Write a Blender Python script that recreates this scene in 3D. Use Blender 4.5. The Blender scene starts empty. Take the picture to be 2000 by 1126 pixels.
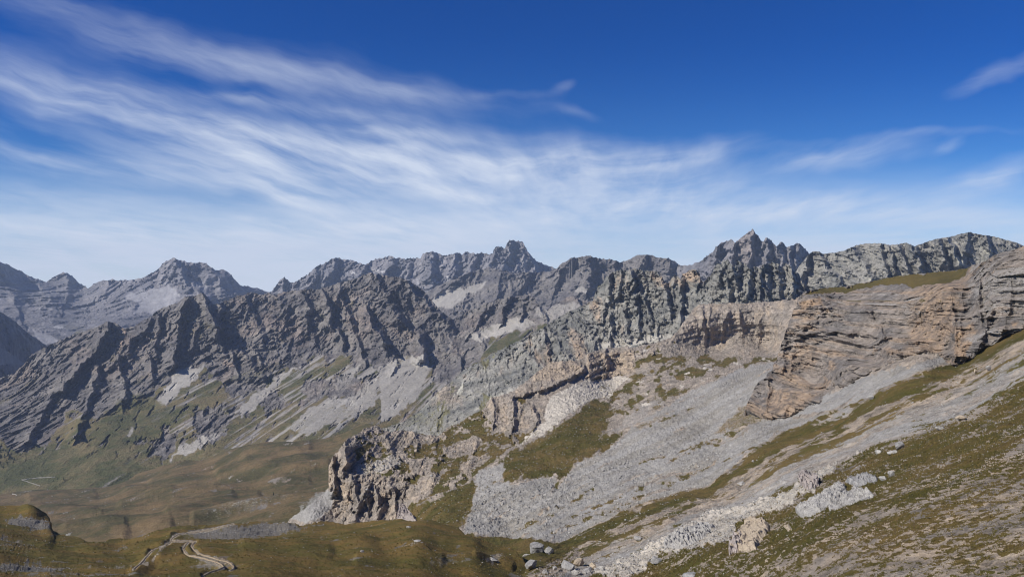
import bpy, bmesh, math, random, time
import numpy as np
from mathutils import Vector
T0 = time.time()
C = bpy.context.scene
COL = C.collection
F, CX, CY = 1450.0, 1000.0, 563.0      # lens: focal length and centre, in units of the 2000 wide frame
f32 = np.float32

# ------------------------------------------------------------------ noise
_rs = np.random.RandomState(7)
_P = _rs.permutation(4096).astype(np.int32)
_A = _rs.rand(4096) * 2 * math.pi
_GX, _GY = np.cos(_A).astype(f32), np.sin(_A).astype(f32)
def pn(x, y, seed=0):
    x = np.asarray(x, f32) + f32(seed * 17.31); y = np.asarray(y, f32) + f32(seed * 5.77)
    xf = np.floor(x); yf = np.floor(y)
    fx = x - xf; fy = y - yf
    xi = xf.astype(np.int32); yi = yf.astype(np.int32)
    u = fx * fx * fx * (fx * (fx * 6 - 15) + 10); v = fy * fy * fy * (fy * (fy * 6 - 15) + 10)
    r0 = _P[yi & 4095]; r1 = _P[(yi + 1) & 4095]
    a = _P[(xi + r0) & 4095]; b = _P[(xi + 1 + r0) & 4095]; c = _P[(xi + r1) & 4095]; d = _P[(xi + 1 + r1) & 4095]
    n00 = _GX[a] * fx + _GY[a] * fy; n10 = _GX[b] * (fx - 1) + _GY[b] * fy
    n01 = _GX[c] * fx + _GY[c] * (fy - 1); n11 = _GX[d] * (fx - 1) + _GY[d] * (fy - 1)
    p = n00 + u * (n10 - n00); q = n01 + u * (n11 - n01)
    return (p + v * (q - p)) * f32(1.5)
def fbm(x, y, o=4, seed=0, g=0.5):
    s = 0; a = 1.0; t = 0
    for i in range(o):
        s = s + a * pn(x, y, seed + i * 3); t += a; a *= g
        x, y = 2 * (0.8 * x + 0.6 * y), 2 * (-0.6 * x + 0.8 * y)
    return s / t
def ridged(x, y, o=6, seed=0, g=0.5, rot=0.25):
    s = 0; a = 1.0; w = 1.0; t = 0
    c_, s_ = math.cos(rot), math.sin(rot)
    for i in range(o):
        n = 1 - np.abs(pn(x, y, seed + i * 3) * f32(1.5)); n = n * n
        n = n * w; w = np.clip(n * 1.6, 0.15, 1)
        s = s + a * n; t += a; a *= g
        x, y = 2.03 * (c_ * x + s_ * y), 2.03 * (-s_ * x + c_ * y)
    return s / t
_R = _rs.rand(4096, 5).astype(f32)
def facets(x, y, seed=0, tilt=1.2):
    """broken rock: each irregular cell is its own tilted face"""
    x = np.asarray(x, f32) + f32(seed * 7.3); y = np.asarray(y, f32) + f32(seed * 3.1)
    xi = np.floor(x).astype(np.int32); yi = np.floor(y).astype(np.int32)
    best = np.full(x.shape, 1e9, f32); val = np.zeros(x.shape, f32)
    for j in (-1, 0, 1):
        pj = _P[(yi + j) & 4095]
        for i in (-1, 0, 1):
            c = _P[(xi + i + pj) & 4095]
            dx = x - (xi + i + _R[c, 0]); dy = y - (yi + j + _R[c, 1]); d = dx * dx + dy * dy
            m = d < best; best = np.where(m, d, best)
            val = np.where(m, _R[c, 2] - .5 + tilt * (dx * (_R[c, 3] - .5) + dy * (_R[c, 4] - .5)), val)
    return val
def sstep(a, b, x):
    t = np.clip((x - a) / (b - a), 0, 1); return t * t * (3 - 2 * t)
def pts(s):
    v = [float(k) for k in s.replace(';', ' ').replace(',', ' ').split()]
    return v
def pl(s):
    return np.array(pts(s)).reshape(-1, 2)

def segs(px, py, P, closed=False):
    """signed distance to a polyline; sign > 0 on the left of a line drawn downwards"""
    best = np.full(px.shape, 1e9, f32); sg = np.ones(px.shape, f32)
    n = len(P)
    for i in range(n if closed else n - 1):
        x0, y0 = P[i]; x1, y1 = P[(i + 1) % n]
        dx, dy = x1 - x0, y1 - y0; L = dx * dx + dy * dy + 1e-9
        t = np.clip(((px - x0) * dx + (py - y0) * dy) / L, 0, 1)
        d = np.hypot(px - x0 - t * dx, py - y0 - t * dy)
        cr = np.sign(dx * (py - y0) - dy * (px - x0))
        m = d < best
        best = np.where(m, d, best); sg = np.where(m, cr, sg)
    return best, sg
def poly_sd(px, py, P):
    d, _ = segs(px, py, P, True)
    ins = np.zeros(px.shape, bool); n = len(P); j = n - 1
    for i in range(n):
        xi, yi = P[i]; xj, yj = P[j]
        if yi != yj:
            ins ^= ((yi > py) != (yj > py)) & (px < (xj - xi) * (py - yi) / (yj - yi) + xi)
        j = i
    return np.where(ins, d, -d)
def boxed(px, py, P, pad, fn, fill=0.0):
    """evaluate fn only inside the bounding box of P"""
    m = (px > P[:, 0].min() - pad) & (px < P[:, 0].max() + pad) & (py > P[:, 1].min() - pad) & (py < P[:, 1].max() + pad)
    out = np.full(px.shape, fill, f32)
    if m.any(): out[m] = fn(px[m], py[m])
    return out

# ------------------------------------------------------------------ terrain sheets
def depth_rbf(ctrl, px, py, c=60.0):
    K = np.array(ctrl, float).reshape(-1, 3)
    X = K[:, :2]; y = np.log(K[:, 2]); n = len(K)
    R = np.sqrt(((X[:, None] - X[None]) ** 2).sum(-1) + c * c)
    M = np.zeros((n + 3, n + 3)); M[:n, :n] = R - np.eye(n) * 0.0
    Q = np.c_[np.ones(n), X / 1000]; M[:n, n:] = Q; M[n:, :n] = Q.T
    w = np.linalg.solve(M, np.r_[y, 0, 0, 0])
    out = np.full(px.shape, w[n], float) + w[n + 1] * px / 1000 + w[n + 2] * py / 1000
    for i in range(n):
        out += w[i] * np.sqrt((px - X[i, 0]) ** 2 + (py - X[i, 1]) ** 2 + c * c)
    return np.exp(out)

def world(px, py, D):
    return np.stack([D * (px - CX) / F, D, D * (CY - py) / F], -1)
def normals(P):
    du = np.gradient(P, axis=1); dv = np.gradient(P, axis=0)
    n = np.cross(dv, du); n /= np.linalg.norm(n, axis=-1, keepdims=True) + 1e-9
    flip = (n * P).sum(-1, keepdims=True) > 0
    return np.where(flip, -n, n)

class Sheet:
    """A hillside: crest line, lower edge, distances, relief. Grid rows run from the crest down."""
    def __init__(s, name, top, bot, ctrl, step=1.3, jit=(2.0, 14.0), c=60.0, seed=1, x0=None, x1=None, vstep=None, wa=10.0):
        s.name = name; s.seed = seed
        top = pl(top) if isinstance(top, str) else top; bot = pl(bot)
        x0 = top[0, 0] if x0 is None else x0; x1 = top[-1, 0] if x1 is None else x1
        nx = int((x1 - x0) / step) + 1
        X = np.linspace(x0, x1, nx)
        Tp = np.interp(X, top[:, 0], top[:, 1]); Bt = np.interp(X, bot[:, 0], bot[:, 1])
        Tp = Tp - jit[0] * (ridged(X / jit[1], X * 0 + seed, 4, seed, 0.6) - 0.35) * 1.25
        Bt = np.maximum(Bt, Tp + 8)
        rows_y = np.arange(Tp.min(), Bt.max() + step, step); ny = len(rows_y); v = rows_y[:, None]
        s.px = (X[None] + 0 * v).astype(f32); s.py = np.clip(v, Tp[None], Bt[None]).astype(f32)
        s.live = (v > Tp[None]) & (v < Bt[None])                   # rows between the crest and the lower edge
        s.first = np.clip(np.argmax(s.live, axis=0), 0, ny - 2)
        s.edge = (s.py - Tp[None]).astype(f32)         # distance under the crest
        D = np.empty(s.px.shape, f32)
        # distances on a coarse net of the frame, then bilinear
        q = 5.0; xs = np.arange(X[0] - q, X[-1] + 2 * q, q); ys = np.arange(rows_y[0] - q, rows_y[-1] + 2 * q, q)
        G = depth_rbf(ctrl, xs[None] + 0 * ys[:, None], ys[:, None] + 0 * xs[None], c)
        fx = (s.px - xs[0]) / q; fy = (s.py - ys[0]) / q; ix = fx.astype(int); iy = fy.astype(int); fx = fx - ix; fy = fy - iy
        D[:] = (G[iy, ix] * (1 - fx) + G[iy, ix + 1] * fx) * (1 - fy) + (G[iy + 1, ix] * (1 - fx) + G[iy + 1, ix + 1] * fx) * fy
        s.D0 = D.copy(); s.D = D; s.up = 0
        s.mask = {k: np.zeros(D.shape, f32) for k in ('grass', 'scree', 'warm', 'light')}
        s.wx = s.px + wa * fbm(s.px / 22, s.py / 22, 3, seed + 40); s.wy = s.py + wa * fbm(s.px / 22, s.py / 22, 3, seed + 50)
        # a slow metric frame used for noise
        s.U = (s.D0 * (s.px - CX) / F); s.Z = (s.D0 * (CY - s.py) / F)
    def area(s, key, poly, val=1.0, soft=4.0, rough=0.0, wl=12.0, mode='max'):
        P = pl(poly)
        def fn(x, y):
            sd = poly_sd(x, y, P)
            if rough: sd = sd + rough * fbm(x / wl, y / wl, 4, s.seed + 90, 0.6)
            return sstep(-soft, soft, sd) * val
        m = boxed(s.wx, s.wy, P, soft + rough * 1.5 + 6, fn)
        k = s.mask[key]
        s.mask[key] = np.maximum(k, m) if mode == 'max' else k * (1 - m) if mode == 'cut' else k + m
        return m
    def stroke(s, poly, amp, wl, wr, lift=False):
        P = pl(poly)
        def fn(x, y):
            d, sg = segs(x, y, P); w = np.where(sg > 0, wl, wr); t = np.clip(1 - d / w, 0, 1)
            return t * t * (3 - 2 * t) if lift else t * (0.55 + 0.45 * t)
        k = boxed(s.wx, s.wy, P, max(wl, wr) + 4, fn)
        if lift: s.up = s.up + amp * k
        else: s.D = s.D - amp * k
    def push(s, dist):
        """move towards the viewer along the line of sight (metres)"""
        s.D = s.D - dist
    def finish(s, mat, disp=None, back=None, bn=14):
        P = world(s.px, s.py, s.D)
        if disp is not None:
            N = normals(world(s.px, s.py, s.D0))
            ri = np.arange(N.shape[0])[:, None]; la = N.shape[0] - 1 - np.argmax(s.live[::-1], axis=0)
            src = np.clip(ri, np.minimum(s.first + 1, la)[None], np.maximum(la - 1, s.first)[None]); N = np.take_along_axis(N, src[..., None] + np.zeros((1, 1, 3), int), 0)
            disp = np.take_along_axis(np.broadcast_to(disp, src.shape), src, 0)
            P = P + N * disp[..., None]
        P[..., 2] += s.up
        s.P = P.astype(f32)
        M = np.stack([s.mask[k] for k in ('grass', 'scree', 'warm', 'light')], -1).astype(f32)
        if back:                                   # the far side of the crest
            run, drop = back; rows = []; mr = []
            base = s.P[0]
            hd = base[:, :2] / np.linalg.norm(base[:, :2], axis=1, keepdims=True)
            for k in range(bn, 0, -1):
                t = k / bn
                q = base.copy(); q[:, :2] += hd * run * t; q[:, 2] -= drop * t ** 0.8
                q[:, 2] += run * 0.06 * fbm(base[:, 0] / (run * .3), q[:, 1] / (run * .3), 4, s.seed + 3) * min(1, t * 3)
                rows.append(q); mr.append(M[0])
            Pa = np.concatenate([np.array(rows), s.P]); M = np.concatenate([np.array(mr), M]); yy = np.concatenate([np.arange(-bn, 0)[:, None] * 9. - 9999 + 0 * s.py[:1], s.py])
        else: Pa = s.P; yy = s.py
        ob = grid_object(s.name, Pa, M, mat, yy); ob['kind'] = 'structure'
        print(s.name, Pa.shape, round(time.time() - T0, 1))
        return ob
    def at(s, px, py):
        """point of the finished surface and its normal at frame position"""
        j = (px - s.px[0, 0]) / (s.px[0, 1] - s.px[0, 0]); j = min(max(j, 0), s.px.shape[1] - 1.001)
        j0 = int(j); col = s.py[:, j0]
        i = np.interp(py, col, np.arange(len(col))); i = min(max(i, 0), len(col) - 1.001); i0 = int(i)
        a, b = i - i0, j - j0
        p = (s.P[i0, j0] * (1 - a) * (1 - b) + s.P[i0 + 1, j0] * a * (1 - b) + s.P[i0, j0 + 1] * (1 - a) * b + s.P[i0 + 1, j0 + 1] * a * b)
        i1 = min(max(i0, 3, int(s.first[j0]) + 4), s.P.shape[0] - 4); j1 = min(max(j0, 3), s.P.shape[1] - 4)
        n = np.cross(s.P[i1 + 3, j1] - s.P[i1 - 3, j1], s.P[i1, j1 + 3] - s.P[i1, j1 - 3]); n = n / (np.linalg.norm(n) + 1e-9)
        if n[2] < 0: n = -n
        return Vector(p.tolist()), Vector(n.tolist())

def grid_object(name, P, M, mat, yy=None):
    ny, nx = P.shape[:2]
    me = bpy.data.meshes.new(name)
    nv = nx * ny; me.vertices.add(nv); me.vertices.foreach_set('co', P.reshape(-1).astype(f32))
    idx = np.arange(nv, dtype=np.int32).reshape(ny, nx)
    q = np.stack([idx[1:, :-1], idx[1:, 1:], idx[:-1, 1:], idx[:-1, :-1]], -1).reshape(-1, 4)
    if yy is not None: q = q[(np.abs(np.diff(yy, axis=0))[:, :-1] + np.abs(np.diff(yy, axis=0))[:, 1:]).reshape(-1) > .02]
    nf = len(q); q = q.reshape(-1)
    me.loops.add(nf * 4); me.loops.foreach_set('vertex_index', q)
    me.polygons.add(nf); me.polygons.foreach_set('loop_start', np.arange(0, nf * 4, 4, dtype=np.int32))
    me.update(calc_edges=True)
    me.polygons.foreach_set('use_smooth', np.ones(nf, bool))
    if M is not None:
        a = me.attributes.new('ground', 'FLOAT_COLOR', 'POINT')
        a.data.foreach_set('color', np.ascontiguousarray(M.reshape(-1), f32))
    me.materials.append(mat)
    ob = bpy.data.objects.new(name, me); COL.objects.link(ob)
    return ob

# ------------------------------------------------------------------ materials
class NB:
    def __init__(s, nt): s.t = nt; s.n = nt.nodes; s.l = nt.links
    def node(s, ty, **k):
        n = s.n.new(ty)
        for a, b in k.items(): setattr(n, a, b)
        return n
    def put(s, n, i, v):
        if v is None: return
        if isinstance(v, bpy.types.NodeSocket): s.l.new(v, n.inputs[i])
        else:
            if isinstance(v, tuple) and len(v) == 3 and n.inputs[i].type == 'RGBA': v = (*v, 1)
            n.inputs[i].default_value = v
    def m(s, op, a, b=None, c=None, clamp=False):
        n = s.node('ShaderNodeMath', operation=op); n.use_clamp = clamp
        s.put(n, 0, a); s.put(n, 1, b); s.put(n, 2, c); return n.outputs[0]
    def vm(s, op, a, b=None, c=None):
        n = s.node('ShaderNodeVectorMath', operation=op); s.put(n, 0, a); s.put(n, 1, b); s.put(n, 2, c); return n.outputs[0]
    def mix(s, f, a, b, mode='MIX'):
        n = s.node('ShaderNodeMix', data_type='RGBA', blend_type=mode)
        s.put(n, 0, f); s.put(n, 6, a); s.put(n, 7, b); return n.outputs[2]
    def noise(s, v, scale, det=3, rough=0.55, dim='3D', dist=0.0, out=0):
        n = s.node('ShaderNodeTexNoise', noise_dimensions=dim)
        s.put(n, 'Vector', v); s.put(n, 'Scale', scale); s.put(n, 'Detail', det); s.put(n, 'Roughness', rough); s.put(n, 'Distortion', dist)
        return n.outputs[out]
    def ramp(s, x, a, b, lo=0.0, hi=1.0, smooth=True):
        n = s.node('ShaderNodeMapRange', interpolation_type='SMOOTHSTEP' if smooth else 'LINEAR')
        s.put(n, 'Value', x); s.put(n, 'From Min', a); s.put(n, 'From Max', b); s.put(n, 'To Min', lo); s.put(n, 'To Max', hi); return n.outputs[0]
    def sep(s, v):
        n = s.node('ShaderNodeSeparateXYZ'); s.put(n, 0, v); return n.outputs
    def comb(s, x, y, z):
        n = s.node('ShaderNodeCombineXYZ'); s.put(n, 0, x); s.put(n, 1, y); s.put(n, 2, z); return n.outputs[0]

def new_mat(name):
    m = bpy.data.materials.new(name); m.use_nodes = True
    nt = m.node_tree; nt.nodes.clear(); b = NB(nt)
    o = b.node('ShaderNodeOutputMaterial'); p = b.node('ShaderNodeBsdfPrincipled')
    p.inputs['Roughness'].default_value = 0.95; p.inputs['Specular IOR Level'].default_value = 0.15
    nt.links.new(p.outputs[0], o.inputs[0])
    return m, b, p

def terrain_mat(name, px1, rock, rock2, scree, grass, grass2, warm, light=(0.5, 0.48, 0.45), speck=0.5, bump=1.0, streak=(1, 1, 1), screespeck=0.35):
    """px1: metres of the finest visible grain; rock/scree/grass colours mixed by the sheet's own cover map"""
    m, b, p = new_mat(name)
    pos = b.node('ShaderNodeNewGeometry').outputs['Position']
    at = b.node('ShaderNodeAttribute', attribute_name='ground')
    sc = b.node('ShaderNodeSeparateColor'); b.l.new(at.outputs['Color'], sc.inputs[0])
    g, s_, w = sc.outputs[0], sc.outputs[1], sc.outputs[2]; lt = at.outputs['Alpha']
    posS = b.vm('MULTIPLY', pos, streak)
    big = b.noise(posS, 1 / (px1 * 60), 4, 0.6)
    mid = b.noise(posS, 1 / (px1 * 12), 4, 0.65)
    fine = b.noise(pos, 1 / (px1 * 2.4), 6, 0.75)
    v = b.ramp(big, 0.35, 0.65)
    rc = b.mix(v, rock, rock2)
    k = b.m('ADD', b.ramp(mid, 0.25, 0.75, 1 - speck, 1 + speck, False), b.ramp(fine, 0.25, 0.75, -speck * .7, speck * .7, False))
    rc = b.mix(1.0, rc, b.comb(k, k, k), 'MULTIPLY')
    wm = b.m('MULTIPLY', w, b.ramp(mid, 0.3, 0.6, 0.35, 1.0), clamp=True)
    rc = b.mix(wm, rc, b.mix(1.0, warm, b.comb(k, k, k), 'MULTIPLY'))
    ks = b.m('ADD', b.ramp(fine, 0.25, 0.75, 1 - screespeck, 1 + screespeck, False), b.m('ADD', b.ramp(mid, 0.3, 0.7, -.14, .14, False), b.ramp(big, 0.3, 0.7, -.16, .16, False)))
    sm = b.m('ADD', s_, b.ramp(fine, 0.3, 0.7, -.25, .25, False))
    sc_ = b.mix(1.0, scree, b.comb(ks, ks, ks), 'MULTIPLY')
    sc_ = b.mix(b.m('MULTIPLY', w, .9, clamp=True), sc_, b.mix(1.0, sc_, (.80, .77, .71), 'MULTIPLY'))
    c = b.mix(b.ramp(sm, 0.15, 0.9), rc, sc_)
    gc = b.mix(b.ramp(b.m('ADD', b.m('MULTIPLY', mid, .4), b.m('MULTIPLY', big, .6)), 0.40, 0.60), grass, grass2)
    kg = b.m('ADD', b.ramp(fine, 0.25, 0.75, 0.65, 1.35, False), b.ramp(big, 0.3, 0.7, -.2, .2, False))
    gc = b.mix(1.0, gc, b.comb(kg, kg, kg), 'MULTIPLY')
    gm = b.m('ADD', g, b.m('ADD', b.ramp(fine, 0.25, 0.75, -.3, .3, False), b.ramp(mid, 0.3, 0.7, -.12, .12, False)))
    c = b.mix(b.ramp(gm, 0.4, 0.6), c, gc)
    c = b.mix(b.ramp(b.m('ADD', lt, b.ramp(fine, 0.3, 0.7, -.2, .2, False)), 0.35, 0.65), c, b.mix(1.0, light, b.comb(ks, ks, ks), 'MULTIPLY'))
    b.l.new(c, p.inputs['Base Color'])
    bp = b.node('ShaderNodeBump'); b.l.new(b.m('SUBTRACT', .9, b.m('MULTIPLY', s_, .6), clamp=True), bp.inputs['Strength']); bp.inputs['Distance'].default_value = px1 * bump
    b.l.new(b.m('ADD', b.m('MULTIPLY', mid, 3.5), fine), bp.inputs['Height']); b.l.new(bp.outputs[0], p.inputs['Normal'])
    return m
#MATERIALS
MF = terrain_mat('far_rock', 7, (.26, .245, .24), (.16, .155, .16), (.31, .30, .295), (.13, .135, .07), (.17, .15, .09), (.32, .25, .19), speck=.5, bump=1.8)
MB_ = terrain_mat('ridge_rock', 3.4, (.195, .178, .158), (.112, .104, .102), (.315, .293, .255), (.082, .085, .034), (.15, .12, .06), (.31, .235, .18), speck=.6, bump=1.8)
MC = terrain_mat('crag_rock', 2.0, (.285, .27, .23), (.165, .163, .145), (.38, .355, .30), (.13, .115, .05), (.17, .16, .085), (.38, .285, .20), (.44, .42, .34), speck=.6, bump=1.8)
MJ = terrain_mat('slope_rock', 0.7, (.31, .262, .21), (.225, .195, .16), (.275, .262, .238), (.078, .070, .016), (.115, .08, .027), (.37, .29, .205), (.46, .415, .345), speck=.6, bump=1.5, screespeck=.5)
MI = terrain_mat('brown_cliff_rock', 0.7, (.27, .23, .19), (.17, .155, .14), (.33, .30, .25), (.10, .085, .03), (.12, .09, .03), (.335, .235, .15), (.33, .305, .27), speck=.6, bump=2.0, streak=(.8, .8, 1.6))
MV = terrain_mat('valley_turf', 2.2, (.24, .215, .18), (.16, .145, .125), (.30, .29, .26), (.078, .07, .03), (.14, .098, .048), (.24, .165, .10), (.30, .29, .245), speck=.4, bump=.8)
MK = terrain_mat('knoll_turf', 0.3, (.20, .18, .14), (.13, .115, .09), (.15, .135, .11), (.10, .084, .02), (.14, .09, .026), (.13, .065, .025), (.36, .29, .19), speck=.45, bump=1.0)

def rock_relief(s, lam, amp, st=0.5, skew=0.7, o=7, seed=0, sharp=0.5, warp=0.35, kd=0.12):
    U = s.U - skew * s.Z + kd * (s.D0 - s.D0.mean()); V = s.Z
    wx = fbm(U / lam / 1.3, V / lam / 1.3, 4, seed + 60) * warp * 1.6; wy = fbm(U / lam / 1.3 + 9, V / lam / 1.3, 4, seed + 70) * warp * 1.6
    r = ridged(U / lam + wx, V * st / lam + wy, 3, seed, 0.5)
    l2 = lam * .42; Y = s.D0 * .12; U2 = s.U - .25 * skew * s.Z
    r2 = ridged(U2 / l2 + wy * 1.6, (V * .9 + Y) / l2 + wx * 1.6, o - 2, seed + 11, 0.60, .9)
    l3 = lam * .2
    r3 = np.abs(fbm(s.U / l3 + wx * 3, (V + Y * 2) / l3 + wy * 3, o - 3, seed + 23, 0.62))
    l4 = lam * .26
    f1 = facets(s.U / l4 + wx * 5 + r3, (V * .8 + Y) / l4 + wy * 5, seed + 2); f2 = facets(s.U / (l4 * .38) + wx * 9, (V + Y) / (l4 * .38) + wy * 9 + r3 * 2, seed + 4)
    bgn = fbm(s.U / lam / 3.1 + 5, V / lam / 2.3 + Y / lam * .2, 3, seed + 81)
    calm = .5 + .75 * sstep(-.25, .3, fbm(s.U / lam / 1.6 + 31, (V + Y) / lam / 1.6, 4, seed + 91))
    r2 = r2 * calm; r3 = r3 * calm; f2 = f2 * calm
    return amp * (r * .46 * (1 + 1.3 * bgn) + .45 * bgn + 0.52 * r2 * (1 - .7 * bgn) - 0.36 * r3 + .32 * f1 + .17 * f2 - 0.32)
#SHEETS
# --- far left massif
s = Sheet('far_mountain', '-260,470 -120,480 0,510 18,518 42,530 66,542 90,552 105,541 118,533 130,532 147,543 155,553 172,562 185,553 205,547 216,545 232,548 257,545 275,543 297,532 312,522 317,513 328,508 338,503 355,509 372,512 400,512 410,519 420,526 437,527 452,537 460,547 470,556 480,559 502,562 525,571 560,590',
          '-260,800 60,790 300,720 420,640 560,620',
          [-260,480,8500, 0,510,8600, 90,552,9200, 130,532,9600, 172,562,9400, 260,545,9000, 340,503,9000, 410,515,9000, 470,556,9300, 525,571,9900, 560,600,9700,
           0,560,8100, 130,570,8900, 250,590,8000, 340,560,8600, 400,580,8400, 450,580,8700, 290,610,7600, 200,620,7200, 100,600,7500, 0,620,6500, 100,680,5900, 0,720,5300, 200,680,6000, 300,660,6500, 400,640,6900, -200,650,5600, -200,780,4900, 300,720,5800],
          step=1.4, jit=(3.0, 13), seed=2)
cliff = np.maximum(1 - s.edge / 55, 0)
R = s.area('warm', '0,500 520,500 520,640 440,640 420,600 330,560 300,590 230,580 150,580 0,580', 0.0)
rk = sstep(85, 45, s.edge + 14 * fbm(s.px / 20, s.py / 14, 4, 77))
rk = np.maximum(rk, boxed(s.wx, s.wy, pl('400,560 480,550 520,640 400,600'), 10, lambda x, y: sstep(-6, 6, poly_sd(x, y, pl('400,560 480,560 520,660 420,640')))))
s.area('scree', '325,552 345,560 352,580 340,595 322,606 305,612 285,606 262,612 262,596 290,575 305,566', 1, 4, 4)
s.area('scree', '255,572 300,563 320,560 300,575 270,588 240,590', .8, 4, 4)
s.area('scree', '380,555 410,552 400,575', .7, 4, 4)
s.area('scree', '60,640 100,655 112,672 80,675', .9, 3, 3)
s.stroke('340,503 352,530 372,560 398,582', 420, 90, 26)
s.stroke('410,513 425,545 440,575', 250, 50, 20)
s.stroke('455,545 462,570 470,600', 300, 40, 22)
s.stroke('216,545 205,565 190,580', 250, 50, 22)
s.stroke('130,532 135,555 130,580', 250, 45, 25)
s.stroke('0,510 20,560 30,590', 300, 70, 30); s.stroke('60,540 85,565 100,585', 250, 40, 22)
r = rock_relief(s, 420, 1, .6, .2, 6, 3)
sm = 1 - s.mask['scree']
s.push(r * (230 * rk * sm + 12) + 130 * (1 - rk) * sm * fbm(s.U / 230, s.D0 / 650, 6, 27, .6))
fl = fbm(s.U / 160, s.D0 / 420, 5, 22, .6)
s.mask['light'] = np.clip(sstep(.18, .5, fl) * (1 - rk) * .8, 0, 1)
s.mask['grass'] = sstep(.0, .35, fbm(s.U / 300, s.D0 / 700, 4, 25)) * (1 - rk) * sstep(600, 650, s.py) * .55 * sm
s.finish(MF, None, (2500, 1500))
# --- dark ridge at the left frame edge
s = Sheet('shaded_ridge', '-300,420 -150,540 -40,592 0,608 12,616 28,626 45,642 62,655 88,672 105,690 130,720', '-300,860 130,800',
          [-300,420,4000, 0,608,4600, 60,655,5100, 110,700,5600, -300,800,3000, 0,700,4200, 50,710,4900, 0,780,3900, 110,780,5000, -150,640,3800], step=1.4, jit=(2, 12), seed=5)
r = rock_relief(s, 260, 1, .6, -.6, 6, 31)
s.area('scree', '30,640 70,668 110,700 120,720 75,700 60,672', 1, 3, 2)
s.area('scree', '0,668 40,706 70,716 0,712 -60,660', 1, 3, 2)
s.push(r * 90 * (1 - s.mask['scree']))
s.finish(MF, None, (900, 900))
# --- far central massif with the blocky summit
s = Sheet('far_mountain', '500,600 515,577 530,568 541,556 548,544 556,541 563,548 572,552 582,548 590,541 600,537 612,525 620,518 633,514 650,505 657,502 668,506 690,508 700,513 714,517 724,509 735,505 750,502 765,499 772,504 780,503 793,506 800,504 822,503 826,495 842,491 858,495 870,499 880,497 892,493 903,497 911,491 930,496 940,492 957,496 963,494 964,486 970,481 978,482 986,485 990,474 996,468 1010,470 1022,473 1027,484 1031,491 1040,502 1048,510 1060,514 1070,519 1078,521 1085,526 1110,540 1150,560',
          '500,660 1150,680',
          [500,600,9300, 555,545,9000, 655,502,8800, 765,499,9000, 842,491,8700, 930,496,8900, 1000,468,8800, 1085,526,9100, 1150,560,9300,
           550,640,8300, 700,560,8200, 850,560,8000, 1000,560,8000, 1080,560,8500, 700,640,7400, 850,640,7200, 1000,640,7300, 1150,660,7600], step=1.3, jit=(3.2, 9), seed=8)
for st in ('555,541 552,560 545,580', '655,502 650,520 640,545', '620,518 615,540 600,560', '765,499 760,520 745,545', '842,491 838,515 845,550', '888,495 890,515 880,545', '930,494 925,515 915,545', '1000,468 992,495 985,530', '968,482 962,505 950,540', '1027,480 1035,505 1050,535', '714,512 708,530 700,550'):
    s.stroke(st, 260, 34, 14)
r = rock_relief(s, 270, 1, .6, .2, 7, 41, warp=.5)
s.push(r * 260)
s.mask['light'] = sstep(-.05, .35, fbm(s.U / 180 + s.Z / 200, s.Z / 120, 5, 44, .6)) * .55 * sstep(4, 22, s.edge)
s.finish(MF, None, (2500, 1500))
# --- brown mid ridge
s = Sheet('middle_ridge', '780,640 815,600 832,572 850,560 874,549 890,545 905,537 916,531 935,526 955,522 970,524 986,529 1010,532 1035,531 1060,530 1073,529 1087,524 1098,514 1108,508 1115,503 1130,502 1150,498 1160,502 1175,505 1190,506 1203,508 1210,513 1225,507 1235,503 1245,498 1262,498 1273,499 1290,503 1305,503 1318,510 1329,517 1350,519 1400,530 1500,560',
          '780,700 1500,680',
          [780,640,6600, 850,560,6800, 916,531,6700, 986,529,6500, 1073,529,6500, 1115,503,6100, 1203,508,6000, 1273,499,5800, 1350,519,5600, 1500,560,5200,
           860,610,6100, 950,600,6000, 1050,600,5800, 1150,600,5500, 900,660,5400, 1100,660,5100, 1300,640,5000, 800,690,5400, 1450,660,4700], step=1.3, jit=(2.6, 9), seed=11)
s.area('scree', '850,600 845,585 855,572 880,566 920,556 950,548 965,545 940,560 925,572 900,588 880,600', 1, 4, 5)
s.area('scree', '1130,560 1150,563 1165,572 1150,575 1120,570', .8, 3, 3)
for st in ('1115,500 1095,530 1085,560', '1150,498 1155,525 1150,560', '1203,508 1200,530 1215,560', '1262,498 1250,520 1240,550', '1305,503 1310,525 1300,550', '1035,528 1020,555 1000,580', '916,531 880,556 850,575', '975,560 970,580 955,600'):
    s.stroke(st, 170, 40, 14)
r = rock_relief(s, 180, 1, .6, .3, 7, 51)
s.push(r * (20 + 120 * (1 - s.mask['scree'])))
s.finish(MB_, None, (1500, 1200))
# --- pointed peak on the right
s = Sheet('pointed_peak', '1260,560 1300,530 1321,520 1349,517 1370,509 1380,500 1391,493 1398,482 1408,474 1418,470 1429,468 1436,474 1442,468 1450,461 1460,454 1466,450 1470,446 1476,456 1482,461 1487,470 1491,472 1496,463 1501,466 1506,469 1512,477 1517,481 1522,476 1527,470 1532,477 1538,483 1545,479 1553,477 1561,474 1567,481 1573,486 1582,496 1594,510 1620,530 1680,560',
          '1260,660 1680,640',
          [1260,560,5600, 1349,517,5400, 1429,468,5200, 1470,446,5200, 1527,470,5200, 1582,496,5200, 1680,560,5200, 1350,560,5100, 1450,540,4950, 1550,540,4950, 1650,600,4700, 1300,640,4800, 1450,620,4500, 1600,620,4500], step=1.2, jit=(3.0, 7), seed=14)
for st in ('1470,446 1468,475 1462,520', '1408,474 1400,500 1390,530', '1436,470 1430,500 1425,530', '1496,463 1500,490 1498,520', '1527,470 1524,495 1530,530', '1561,474 1556,500 1560,530', '1545,479 1540,505 1545,530'):
    s.stroke(st, 190, 34, 10)
r = rock_relief(s, 200, 1, .5, .2, 7, 61)
s.push(r * 150)
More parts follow.
